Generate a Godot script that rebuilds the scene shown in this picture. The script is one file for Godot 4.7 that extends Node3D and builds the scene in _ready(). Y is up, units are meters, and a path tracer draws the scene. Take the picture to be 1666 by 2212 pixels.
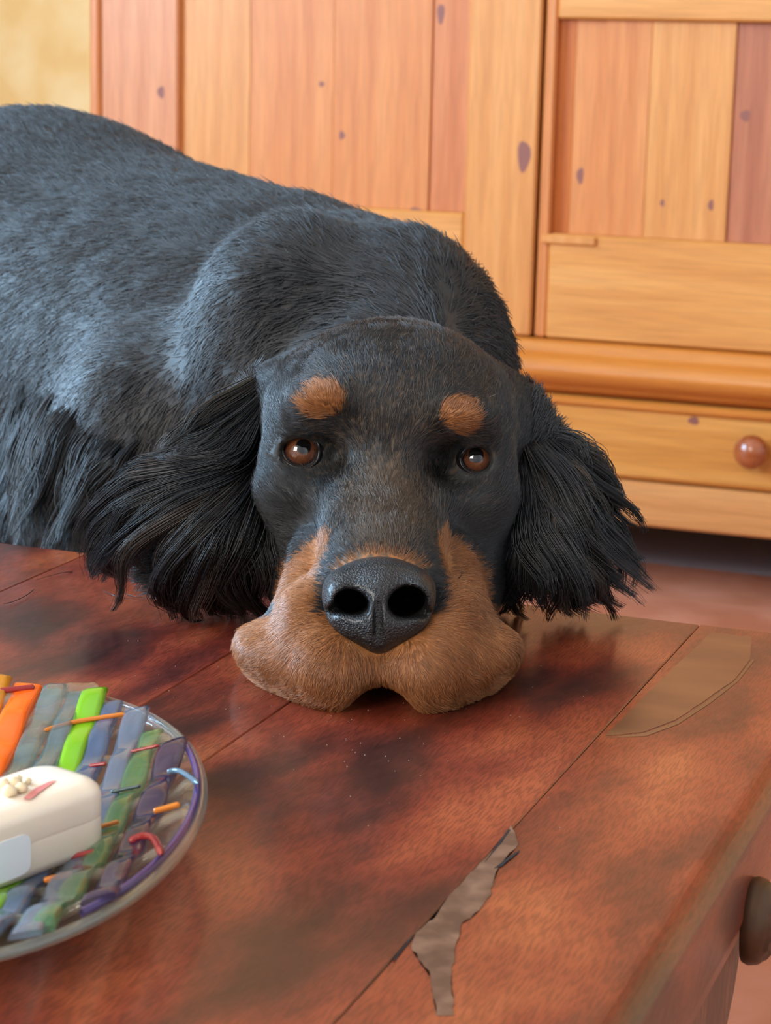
extends Node3D

# ---------------------------------------------------------------- camera numbers (photo is 1666 x 2212)
const F := 4700.0
const CX := 833.0
const CY := 1106.0
const EYE := Vector3(0.0, 0.71, 0.0)
const TABLE_Y := 0.45
const TABLE_BACK := -0.953
const TABLE_RIGHT := -0.123
const CAB_Z := -2.747

var CAM := Transform3D()
var rng := RandomNumberGenerator.new()
var fnoise := FastNoiseLite.new()
var used := {}

# ---------------------------------------------------------------- pixel helpers
func cam_pt(px: float, py: float, d: float) -> Vector3:
	return Vector3((px - CX) / F * d, -(py - CY) / F * d, -d)

func at(px: float, py: float, d: float) -> Vector3:
	return CAM * cam_pt(px, py, d)

func ray(px: float, py: float) -> Vector3:
	return CAM.basis * Vector3((px - CX) / F, -(py - CY) / F, -1.0)

func on_y(px: float, py: float, y: float) -> Vector3:
	var r := ray(px, py)
	return EYE + r * ((y - EYE.y) / r.y)

func on_z(px: float, py: float, z: float) -> Vector3:
	var r := ray(px, py)
	return EYE + r * ((z - EYE.z) / r.z)

func on_x(px: float, py: float, x: float) -> Vector3:
	var r := ray(px, py)
	return EYE + r * ((x - EYE.x) / r.x)

func pix(p: Vector3) -> Vector2:      # camera-space point to photo pixel
	return Vector2(CX - F * p.x / p.z, CY + F * p.y / p.z)

# ---------------------------------------------------------------- mesh builder
class MB:
	var v := PackedVector3Array()
	var n := PackedVector3Array()
	var c := PackedColorArray()
	var uv := PackedVector2Array()
	var idx := PackedInt32Array()
	var col := Color.WHITE
	func tri(a: Vector3, b: Vector3, d: Vector3, nn: Vector3) -> void:
		var k := v.size()
		v.append(a); n.append(nn); c.append(col)
		if (d - a).cross(b - a).dot(nn) >= 0.0:
			v.append(b); v.append(d)
		else:
			v.append(d); v.append(b)
		n.append(nn); n.append(nn); c.append(col); c.append(col)
		idx.append(k); idx.append(k + 1); idx.append(k + 2)
	func quad(a: Vector3, b: Vector3, d: Vector3, e: Vector3, out: Vector3) -> void:
		var nn := (d - a).cross(e - b)
		if nn.length_squared() < 1e-20:
			return
		nn = nn.normalized()
		if nn.dot(out) < 0.0:
			nn = -nn
		tri(a, b, d, nn)
		tri(a, d, e, nn)
	func box(lo: Vector3, hi: Vector3, bev := 0.0) -> void:
		var m := (lo + hi) * 0.5
		var b := minf(bev, minf(hi.x - lo.x, minf(hi.y - lo.y, hi.z - lo.z)) * 0.49)
		var h := (hi - lo) * 0.5
		# faces
		for ax in 3:
			var u := (ax + 1) % 3
			var w := (ax + 2) % 3
			for s in [-1.0, 1.0]:
				var p := []
				for q in [[-1, -1], [1, -1], [1, 1], [-1, 1]]:
					var t := Vector3()
					t[ax] = s * h[ax]
					t[u] = q[0] * (h[u] - b)
					t[w] = q[1] * (h[w] - b)
					p.append(m + t)
				var o := Vector3()
				o[ax] = s
				quad(p[0], p[1], p[2], p[3], o)
		if b <= 0.0:
			return
		for ax in 3:
			var u := (ax + 1) % 3
			var w := (ax + 2) % 3
			for su in [-1.0, 1.0]:
				for sw in [-1.0, 1.0]:
					var p := []
					for q in [[-1, 0], [1, 0], [1, 1], [-1, 1]]:
						var t := Vector3()
						t[ax] = q[0] * (h[ax] - b)
						if q[1] == 0:
							t[u] = su * h[u]; t[w] = sw * (h[w] - b)
						else:
							t[u] = su * (h[u] - b); t[w] = sw * h[w]
						p.append(m + t)
					var o := Vector3()
					o[u] = su; o[w] = sw
					quad(p[0], p[1], p[2], p[3], o)
		for sx in [-1.0, 1.0]:
			for sy in [-1.0, 1.0]:
				for sz in [-1.0, 1.0]:
					var s := Vector3(sx, sy, sz)
					tri(m + s * Vector3(h.x, h.y - b, h.z - b), m + s * Vector3(h.x - b, h.y, h.z - b), m + s * Vector3(h.x - b, h.y - b, h.z), s.normalized())
	# ring-swept surface: rows of equal length, smooth normals, closed = wraps round each row
	func grid(rows: Array, closed: bool, outward_from = null) -> void:
		var nr := rows.size()
		var nc: int = rows[0].size()
		var k := v.size()
		var acc := PackedVector3Array()
		acc.resize(nr * nc)
		var last := nc if closed else nc - 1
		for i in nr - 1:
			for j in last:
				var j2 := (j + 1) % nc
				var a: Vector3 = rows[i][j]
				var b: Vector3 = rows[i][j2]
				var d: Vector3 = rows[i + 1][j2]
				var e: Vector3 = rows[i + 1][j]
				var nn := (d - a).cross(e - b)
				acc[i * nc + j] += nn; acc[i * nc + j2] += nn; acc[(i + 1) * nc + j] += nn; acc[(i + 1) * nc + j2] += nn
		var flip := false
		if outward_from != null:
			var s := 0.0
			for i in nr:
				for j in nc:
					s += acc[i * nc + j].dot(rows[i][j] - outward_from)
			flip = s < 0.0
		for i in nr:
			for j in nc:
				v.append(rows[i][j])
				var nn := acc[i * nc + j].normalized()
				n.append(-nn if flip else nn)
				c.append(col)
		for i in nr - 1:
			for j in last:
				var j2 := (j + 1) % nc
				var a := k + i * nc + j
				var b := k + i * nc + j2
				var d := k + (i + 1) * nc + j2
				var e := k + (i + 1) * nc + j
				if flip:
					idx.append_array(PackedInt32Array([a, b, d, a, d, e]))
				else:
					idx.append_array(PackedInt32Array([a, d, b, a, e, d]))
	# a tapered three-sided strand
	func strand(pts: PackedVector3Array, r: float, tip := 0.25) -> void:
		var m := pts.size()
		var k := v.size()
		var side := Vector3.UP
		for i in m:
			var t := (pts[mini(i + 1, m - 1)] - pts[maxi(i - 1, 0)]).normalized()
			if i == 0:
				side = t.cross(Vector3(0.31, 0.77, 0.55))
			side = (side - t * side.dot(t)).normalized()
			var o := t.cross(side)
			var f := float(i) / (m - 1)
			var rr := r * (1.0 - (1.0 - tip) * f * f) * minf(1.0, 0.3 + f * 5.0)
			var d1 := side * -0.5 + o * 0.866
			var d2 := side * -0.5 - o * 0.866
			v.append(pts[i] + side * rr); v.append(pts[i] + d1 * rr); v.append(pts[i] + d2 * rr)
			n.append(side); n.append(d1); n.append(d2)
			c.append(col); c.append(col); c.append(col)
		for i in m - 1:
			var a := k + i * 3
			for j in 3:
				var j2 := (j + 1) % 3
				idx.append(a + j); idx.append(a + 3 + j2); idx.append(a + j2)
				idx.append(a + j); idx.append(a + 3 + j); idx.append(a + 3 + j2)
	func mesh(with_uv := false) -> ArrayMesh:
		var arr := []
		arr.resize(Mesh.ARRAY_MAX)
		arr[Mesh.ARRAY_VERTEX] = v
		arr[Mesh.ARRAY_NORMAL] = n
		arr[Mesh.ARRAY_COLOR] = c
		if with_uv:
			arr[Mesh.ARRAY_TEX_UV] = uv
		arr[Mesh.ARRAY_INDEX] = idx
		var m := ArrayMesh.new()
		m.add_surface_from_arrays(Mesh.PRIMITIVE_TRIANGLES, arr)
		return m

func put(called: String, mesh: Mesh, mat: Material, parent: Node = self, pos := Vector3.ZERO) -> MeshInstance3D:
	var o := MeshInstance3D.new()
	o.name = called
	o.mesh = mesh
	o.material_override = mat
	o.position = pos
	parent.add_child(o, true)
	return o

func numbered(called: String) -> String:
	if not used.has(called):
		used[called] = 0
		return called
	used[called] += 1
	return "%s_%03d" % [called, used[called]]

func thing(called: String, label: String, category: String, pos := Vector3.ZERO, group := "") -> Node3D:
	var o := Node3D.new()
	o.name = numbered(called)
	o.position = pos
	add_child(o)
	tag(o, label, category, group)
	return o

func tag(o: Node, label: String, category: String, group := "") -> void:
	o.set_meta("label", label)
	o.set_meta("category", category)
	if group:
		o.set_meta("group", group)

func structure(called: String, mesh: Mesh, mat: Material, label := "") -> MeshInstance3D:
	var o := put(called, mesh, mat)
	o.set_meta("kind", "structure")
	if label:
		o.set_meta("label", label)
	return o

# ---------------------------------------------------------------- materials
func srgb(r: float, g: float, b: float) -> Color:
	return Color(r / 255.0, g / 255.0, b / 255.0)

func lin(r: float, g: float, b: float) -> Color:
	return Color(r, g, b)

func plain(col: Color, rough := 0.6, spec := 0.5) -> StandardMaterial3D:
	var m := StandardMaterial3D.new()
	m.albedo_color = col
	m.roughness = rough
	m.metallic_specular = spec
	return m

func noise_tex(seed_: int, freq: float, octaves: int, ramp: Gradient, size := 512, warp := 0.0, kind := FastNoiseLite.TYPE_SIMPLEX_SMOOTH) -> NoiseTexture2D:
	var nz := FastNoiseLite.new()
	nz.seed = seed_
	nz.noise_type = kind
	nz.frequency = freq
	nz.fractal_octaves = octaves
	if warp > 0.0:
		nz.domain_warp_enabled = true
		nz.domain_warp_amplitude = warp
		nz.domain_warp_frequency = freq * 0.8
	var t := NoiseTexture2D.new()
	t.width = size
	t.height = size
	t.seamless = true
	t.noise = nz
	t.color_ramp = ramp
	return t

func ramp(stops: Array) -> Gradient:
	var g := Gradient.new()
	var o := PackedFloat32Array()
	var cs := PackedColorArray()
	for s in stops:
		o.append(s[0])
		cs.append(s[1])
	g.offsets = o
	g.colors = cs
	return g

# wood: colour noise stretched along the grain axis, finer grain multiplied over it
func wood(dark: Color, mid: Color, light: Color, scale: Vector3, seed_: int, rough: float, grain := 0.94, coat := 0.0) -> StandardMaterial3D:
	var m := StandardMaterial3D.new()
	m.albedo_texture = noise_tex(seed_, 0.006, 4, ramp([[0.15, dark], [0.5, mid], [0.85, light]]), 512, 12.0)
	m.uv1_triplanar = true
	m.uv1_world_triplanar = true
	m.uv1_scale = scale
	m.uv1_offset = Vector3(seed_ * 0.37, seed_ * 0.71, seed_ * 0.13)
	m.detail_enabled = true
	m.detail_blend_mode = BaseMaterial3D.BLEND_MODE_MUL
	m.detail_albedo = grain_tex(grain)
	m.detail_uv_layer = BaseMaterial3D.DETAIL_UV_2
	m.uv2_triplanar = true
	m.uv2_world_triplanar = true
	m.uv2_scale = scale * 2.2
	m.roughness = rough
	if coat > 0.0:
		m.clearcoat_enabled = true
		m.clearcoat = coat
		m.clearcoat_roughness = 0.17
	return m

var grains := {}
func grain_tex(depth: float) -> NoiseTexture2D:
	if not grains.has(depth):
		grains[depth] = noise_tex(91, 0.02, 5, ramp([[0.25, Color(depth, depth, depth)], [0.6, Color(1, 1, 1)], [1.0, Color(1, 1, 1)]]))
	return grains[depth]

# ---------------------------------------------------------------- implicit surfaces (camera-space metres)
class Blob:
	var kind := PackedInt32Array()        # 0 ellipsoid, 1 tapered bone
	var a := PackedVector3Array()
	var b := PackedVector3Array()         # radii, or far end
	var r := PackedVector2Array()
	var turn: Array[Basis] = []
	var k := PackedFloat32Array()
	var sub := PackedInt32Array()
	func ell(c: Vector3, rad: Vector3, kk: float, rot := Basis(), minus := 0) -> void:
		kind.append(0); a.append(c); b.append(rad); r.append(Vector2.ZERO); turn.append(rot.inverse()); k.append(kk); sub.append(minus)
	func bone(p: Vector3, q: Vector3, r1: float, r2: float, kk: float, minus := 0) -> void:
		kind.append(1); a.append(p); b.append(q); r.append(Vector2(r1, r2)); turn.append(Basis()); k.append(kk); sub.append(minus)
	func one(i: int, p: Vector3) -> float:
		if kind[i] == 0:
			var q := turn[i] * (p - a[i])
			var e := b[i]
			var k0 := (q / e).length()
			if k0 < 1e-6:
				return -minf(e.x, minf(e.y, e.z))
			return k0 * (k0 - 1.0) / (q / (e * e)).length()
		var ba := b[i] - a[i]
		var pa := p - a[i]
		var t := clampf(pa.dot(ba) / ba.length_squared(), 0.0, 1.0)
		return (pa - ba * t).length() - lerpf(r[i].x, r[i].y, t)
	func value(p: Vector3, list: PackedInt32Array) -> float:
		var d := 1e3
		for i in list:
			var e := one(i, p)
			var kk := k[i]
			if sub[i] == 0:
				var h := maxf(kk - absf(d - e), 0.0) / kk
				d = minf(d, e) - h * h * kk * 0.25
			else:
				var h := maxf(kk - absf(d + e), 0.0) / kk
				d = maxf(d, -e) + h * h * kk * 0.25
		return d
	# surface nets; returns [vertices, normals, quads]
	func net(lo: Vector3, hi: Vector3, h: float) -> Array:
		var nx := int((hi.x - lo.x) / h) + 2
		var ny := int((hi.y - lo.y) / h) + 2
		var nz := int((hi.z - lo.z) / h) + 2
		var val := PackedFloat32Array()
		val.resize(nx * ny * nz)
		val.fill(1e9)
		var cell := PackedInt32Array()
		cell.resize(nx * ny * nz)
		cell.fill(-1)
		var S := 8
		var sy := nx
		var sz := nx * ny
		var all := PackedInt32Array(range(kind.size()))
		var half := h * S * 0.5
		var reach := half * 1.75
		var blocks := []
		for bz in range(0, nz - 1, S):
			for by in range(0, ny - 1, S):
				for bx in range(0, nx - 1, S):
					var cen := lo + Vector3(bx, by, bz) * h + Vector3(half, half, half)
					var ds := PackedFloat32Array()
					var dm := 1e3
					for i in all:
						var e := one(i, cen)
						ds.append(e)
						if sub[i] == 0:
							dm = minf(dm, e)
					if dm > reach * 1.4 + 0.03:
						continue
					if absf(value(cen, all)) > reach * 1.5:
						continue
					var list := PackedInt32Array()
					for i in all:
						if sub[i] == 1:
							if ds[i] < reach * 1.6 + k[i]:
								list.append(i)
						elif ds[i] < dm + reach * 2.2 + k[i]:
							list.append(i)
					blocks.append(Vector3i(bx, by, bz))
					for z in range(bz, mini(bz + S + 1, nz)):
						for y in range(by, mini(by + S + 1, ny)):
							for x in range(bx, mini(bx + S + 1, nx)):
								var g := x + y * sy + z * sz
								if val[g] > 1e8:
									val[g] = value(lo + Vector3(x, y, z) * h, list)
		var verts := PackedVector3Array()
		var norms := PackedVector3Array()
		var cells := PackedInt32Array()
		var off := PackedInt32Array([0, 1, sy, sy + 1, sz, sz + 1, sz + sy, sz + sy + 1])
		var cp: Array[Vector3] = []
		for q in 8:
			cp.append(Vector3(q & 1, (q >> 1) & 1, (q >> 2) & 1))
		var e0 := [0, 2, 4, 6, 0, 1, 4, 5, 0, 1, 2, 3]
		var e1 := [1, 3, 5, 7, 2, 3, 6, 7, 4, 5, 6, 7]
		for bb in blocks:
			for z in range(bb.z, mini(bb.z + S, nz - 1)):
				for y in range(bb.y, mini(bb.y + S, ny - 1)):
					for x in range(bb.x, mini(bb.x + S, nx - 1)):
						var g: int = x + y * sy + z * sz
						var neg := 0
						for q in 8:
							if val[g + off[q]] < 0.0:
								neg += 1
						if neg == 0 or neg == 8:
							continue
						var p := Vector3()
						var m := 0
						for e in 12:
							var va := val[g + off[e0[e]]]
							var vb := val[g + off[e1[e]]]
							if (va < 0.0) != (vb < 0.0):
								p += cp[e0[e]].lerp(cp[e1[e]], va / (va - vb))
								m += 1
						p /= m
						var gr := Vector3(
							val[g + off[1]] - val[g] + val[g + off[3]] - val[g + off[2]] + val[g + off[5]] - val[g + off[4]] + val[g + off[7]] - val[g + off[6]],
							val[g + off[2]] - val[g] + val[g + off[3]] - val[g + off[1]] + val[g + off[6]] - val[g + off[4]] + val[g + off[7]] - val[g + off[5]],
							val[g + off[4]] - val[g] + val[g + off[5]] - val[g + off[1]] + val[g + off[6]] - val[g + off[2]] + val[g + off[7]] - val[g + off[3]])
						cell[g] = verts.size()
						cells.append(g)
						verts.append(lo + (Vector3(x, y, z) + p) * h)
						norms.append(gr.normalized())
		var quads := PackedInt32Array()
		for vi in cells.size():
			var g := cells[vi]
			var inside := val[g] < 0.0
			var st := [1, sy, sz]
			for ax in 3:
				if g + st[ax] >= val.size():
					continue
				if inside == (val[g + st[ax]] < 0.0):
					continue
				var u: int = st[(ax + 1) % 3]
				var w: int = st[(ax + 2) % 3]
				if g - u - w < 0:
					continue
				var q0 := cell[g]
				var q1 := cell[g - u]
				var q2 := cell[g - u - w]
				var q3 := cell[g - w]
				if q0 < 0 or q1 < 0 or q2 < 0 or q3 < 0:
					continue
				quads.append_array(PackedInt32Array([q0, q1, q2, q3]))
		return [verts, norms, quads]

func add_net(mb: MB, net: Array, colour: Callable) -> void:
	var k := mb.v.size()
	var vs: PackedVector3Array = net[0]
	var ns: PackedVector3Array = net[1]
	for i in vs.size():
		mb.v.append(CAM * vs[i])
		mb.n.append(CAM.basis * ns[i])
		mb.c.append(colour.call(vs[i], ns[i]))
	var q: PackedInt32Array = net[2]
	for i in range(0, q.size(), 4):
		var a := q[i]
		var b := q[i + 1]
		var c := q[i + 2]
		var d := q[i + 3]
		var nn := (vs[c] - vs[a]).cross(vs[d] - vs[b])
		if nn.dot(ns[a] + ns[b] + ns[c] + ns[d]) > 0.0:
			mb.idx.append_array(PackedInt32Array([k + a, k + c, k + b, k + a, k + d, k + c]))
		else:
			mb.idx.append_array(PackedInt32Array([k + a, k + b, k + c, k + a, k + c, k + d]))

# ================================================================= scene
func _ready() -> void:
	rng.seed = 20240611
	fnoise.seed = 7
	fnoise.frequency = 0.02
	setup_camera_and_light()
	build_room()
	build_cabinet()
	build_table()
	build_dish()
	build_dog()

func setup_camera_and_light() -> void:
	var cam := Camera3D.new()
	cam.name = "camera"
	cam.fov = rad_to_deg(2.0 * atan(CY / F))
	CAM = Transform3D(Basis(Vector3.UP, deg_to_rad(20.5)) * Basis(Vector3.RIGHT, deg_to_rad(-12.3)) * Basis(Vector3.BACK, deg_to_rad(1.37)), EYE)
	cam.transform = CAM
	cam.near = 0.05
	var attr := CameraAttributesPhysical.new()
	attr.frustum_focal_length = 50.0
	attr.frustum_focus_distance = 0.89
	attr.exposure_aperture = 19.0
	cam.attributes = attr
	add_child(cam)
	cam.current = true
	var env := Environment.new()
	env.background_mode = Environment.BG_SKY
	var sm := ProceduralSkyMaterial.new()
	sm.sky_top_color = srgb(120, 170, 235)
	sm.sky_horizon_color = srgb(215, 230, 245)
	sm.ground_bottom_color = srgb(120, 120, 110)
	sm.ground_horizon_color = srgb(190, 195, 190)
	sm.sky_energy_multiplier = 1.6
	var sky := Sky.new()
	sky.sky_material = sm
	env.sky = sky
	env.tonemap_mode = Environment.TONE_MAPPER_LINEAR
	env.tonemap_exposure = 0.52
	env.sdfgi_enabled = true
	env.ssao_enabled = true
	env.ssil_enabled = true
	var we := WorldEnvironment.new()
	we.name = "environment"
	we.environment = env
	add_child(we)
	# daylight entering by the two windows of the left wall: open sky at the far one, a brighter garden at the near one
	window_light("window_daylight_left", Vector3(-2.66, 1.42, -0.60), Vector3(1, 0, 0), Vector2(1.7, 1.3), Color(0.71, 0.87, 1.0), 46.0)
	window_light("window_daylight_near", Vector3(-0.95, 1.85, 2.06), Vector3(0, 0, -1), Vector2(1.1, 1.5), Color(1.0, 0.97, 0.92), 22.0)

func window_light(called: String, pos: Vector3, dir: Vector3, size: Vector2, col: Color, energy: float) -> void:
	var l := AreaLight3D.new()
	l.name = called
	l.area_size = size
	l.light_color = col
	l.light_energy = energy
	l.light_specular = 1.0
	l.shadow_enabled = true
	add_child(l)
	l.look_at_from_position(pos, pos + dir, Vector3.UP)

# ---------------------------------------------------------------- room
const RX0 := -2.6
const RX1 := 1.9
const RZ0 := -3.27
const RZ1 := 2.0
const RH := 2.9

func build_room() -> void:
	var plaster := StandardMaterial3D.new()
	plaster.albedo_texture = noise_tex(3, 0.008, 4, ramp([[0.2, srgb(238, 198, 130)], [0.8, srgb(248, 220, 164)]]), 512, 20.0)
	plaster.uv1_triplanar = true
	plaster.uv1_world_triplanar = true
	plaster.uv1_scale = Vector3(1.3, 1.3, 1.3)
	plaster.roughness = 0.85
	var white := plain(srgb(226, 224, 220), 0.9)
	var t := 0.15
	var mb := MB.new()
	mb.box(Vector3(RX0 - t, 0, RZ0 - t), Vector3(RX1 + t, RH, RZ0))
	structure("wall_back", mb.mesh(), plaster, "pale ochre plaster wall behind the pine cabinet")
	mb = MB.new()
	mb.box(Vector3(RX1, 0, RZ0), Vector3(RX1 + t, RH, RZ1))
	structure("wall_right", mb.mesh(), white)
	# left wall round its window (z -1.45 .. 0.25, y 0.77 .. 2.07)
	mb = MB.new()
	mb.box(Vector3(RX0 - t, 0, RZ0), Vector3(RX0, RH, -1.45))
	mb.box(Vector3(RX0 - t, 0, 0.25), Vector3(RX0, RH, RZ1))
	mb.box(Vector3(RX0 - t, 0, -1.45), Vector3(RX0, 0.77, 0.25))
	mb.box(Vector3(RX0 - t, 2.07, -1.45), Vector3(RX0, RH, 0.25))
	structure("wall_left", mb.mesh(), white)
	# front wall, behind the camera, round its tall window (x -1.5 .. -0.4, y 1.1 .. 2.6)
	mb = MB.new()
	mb.box(Vector3(RX0 - t, 0, RZ1), Vector3(-1.5, RH, RZ1 + t))
	mb.box(Vector3(-0.4, 0, RZ1), Vector3(RX1 + t, RH, RZ1 + t))
	mb.box(Vector3(-1.5, 0, RZ1), Vector3(-0.4, 1.1, RZ1 + t))
	mb.box(Vector3(-1.5, 2.6, RZ1), Vector3(-0.4, RH, RZ1 + t))
	structure("wall_front", mb.mesh(), white)
	mb = MB.new()
	mb.box(Vector3(RX0 - t, RH, RZ0 - t), Vector3(RX1 + t, RH + t, RZ1 + t))
	structure("ceiling", mb.mesh(), white)
	window_frame("window_1", Vector3(RX0 - 0.05, 0.77, -1.45), Vector3(0, 0, 1), 1.7, 1.3)
	window_frame("window_2", Vector3(-1.5, 1.1, RZ1 + 0.05), Vector3(1, 0, 0), 1.1, 1.5)
	# floor: grout bed and terracotta tiles
	var grout := plain(srgb(176, 172, 176), 0.9)
	mb = MB.new()
	mb.box(Vector3(RX0 - t, -0.12, RZ0 - t), Vector3(RX1 + t, -0.004, RZ1 + t))
	var fl := structure("floor", mb.mesh(), grout, "terracotta tile floor with pale grey grout joints")
	var tones := []
	for k in 4:
		var tm := StandardMaterial3D.new()
		tm.albedo_texture = noise_tex(40 + k, 0.01, 4, ramp([[0.2, srgb(196 - k * 6, 124 - k * 5, 92 - k * 4)], [0.8, srgb(216 - k * 4, 148 - k * 4, 116)]]), 256, 20.0)
		tm.uv1_triplanar = true
		tm.uv1_world_triplanar = true
		tm.uv1_scale = Vector3(2, 2, 2)
		tm.roughness = 0.42
		tones.append(tm)
	mb = MB.new()
	var P := 0.42
	mb.box(Vector3(0, -0.02, 0), Vector3(P - 0.018, 0.0, P - 0.018), 0.003)
	var tile_mesh := mb.mesh()
	var z0 := -1.645 - P * 3
	var x0 := -0.39 - P * 5
	for i in 11:
		for j in 12:
			var p := Vector3(x0 + i * P, 0, z0 + j * P)
			if p.x + P > RX1 + 0.1 or p.z + P > RZ1 + 0.1:
				continue
			put("tile", tile_mesh, tones[rng.randi() % 4], fl, p)

func window_frame(called: String, corner: Vector3, along: Vector3, w: float, h: float) -> void:
	var wood_m := plain(srgb(226, 214, 190), 0.5)
	var o := Node3D.new()
	o.name = called
	o.set_meta("kind", "structure")
	add_child(o)
	var deep := Vector3(along.z, 0, along.x) * 0.03
	var bar := func(nm: String, u0: float, u1: float, y0: float, y1: float, d: float) -> void:
		var mb := MB.new()
		var p := corner + along * u0 + Vector3(0, y0, 0) - deep * d
		var q := corner + along * u1 + Vector3(0, y1, 0) + deep * d
		mb.box(Vector3(minf(p.x, q.x), p.y, minf(p.z, q.z)), Vector3(maxf(p.x, q.x), q.y, maxf(p.z, q.z)), 0.004)
		put(nm, mb.mesh(), wood_m, o)
	bar.call("jamb", 0.0, 0.06, 0.0, h, 1.0)
	bar.call("jamb", w - 0.06, w, 0.0, h, 1.0)
	bar.call("sill", 0.0, w, 0.0, 0.06, 1.0)
	bar.call("head_rail", 0.0, w, h - 0.06, h, 1.0)
	bar.call("mullion", w * 0.5 - 0.035, w * 0.5 + 0.035, 0.0, h, 0.8)
	bar.call("glazing_bar", 0.0, w, h * 0.5 - 0.025, h * 0.5 + 0.025, 0.7)
	var glass := plain(Color(1, 1, 1, 0.04), 0.02)
	glass.transparency = BaseMaterial3D.TRANSPARENCY_ALPHA
	for s in 2:
		for r in 2:
			var mb := MB.new()
			var p := corner + along * (0.06 if s == 0 else w * 0.5 + 0.035) + Vector3(0, 0.06 if r == 0 else h * 0.5 + 0.025, 0)
			var q := corner + along * (w * 0.5 - 0.035 if s == 0 else w - 0.06) + Vector3(0, h * 0.5 - 0.025 if r == 0 else h - 0.06, 0)
			var a := p
			var b := Vector3(q.x, p.y, q.z)
			var c := q
			var d := Vector3(p.x, q.y, p.z)
			mb.quad(a, b, c, d, Vector3(along.z, 0, -along.x))
			put("pane", mb.mesh(), glass, o)

# ---------------------------------------------------------------- pine cabinet
func cab_x(px: float, py: float) -> float:
	return on_z(px, py, CAB_Z).x

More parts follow.
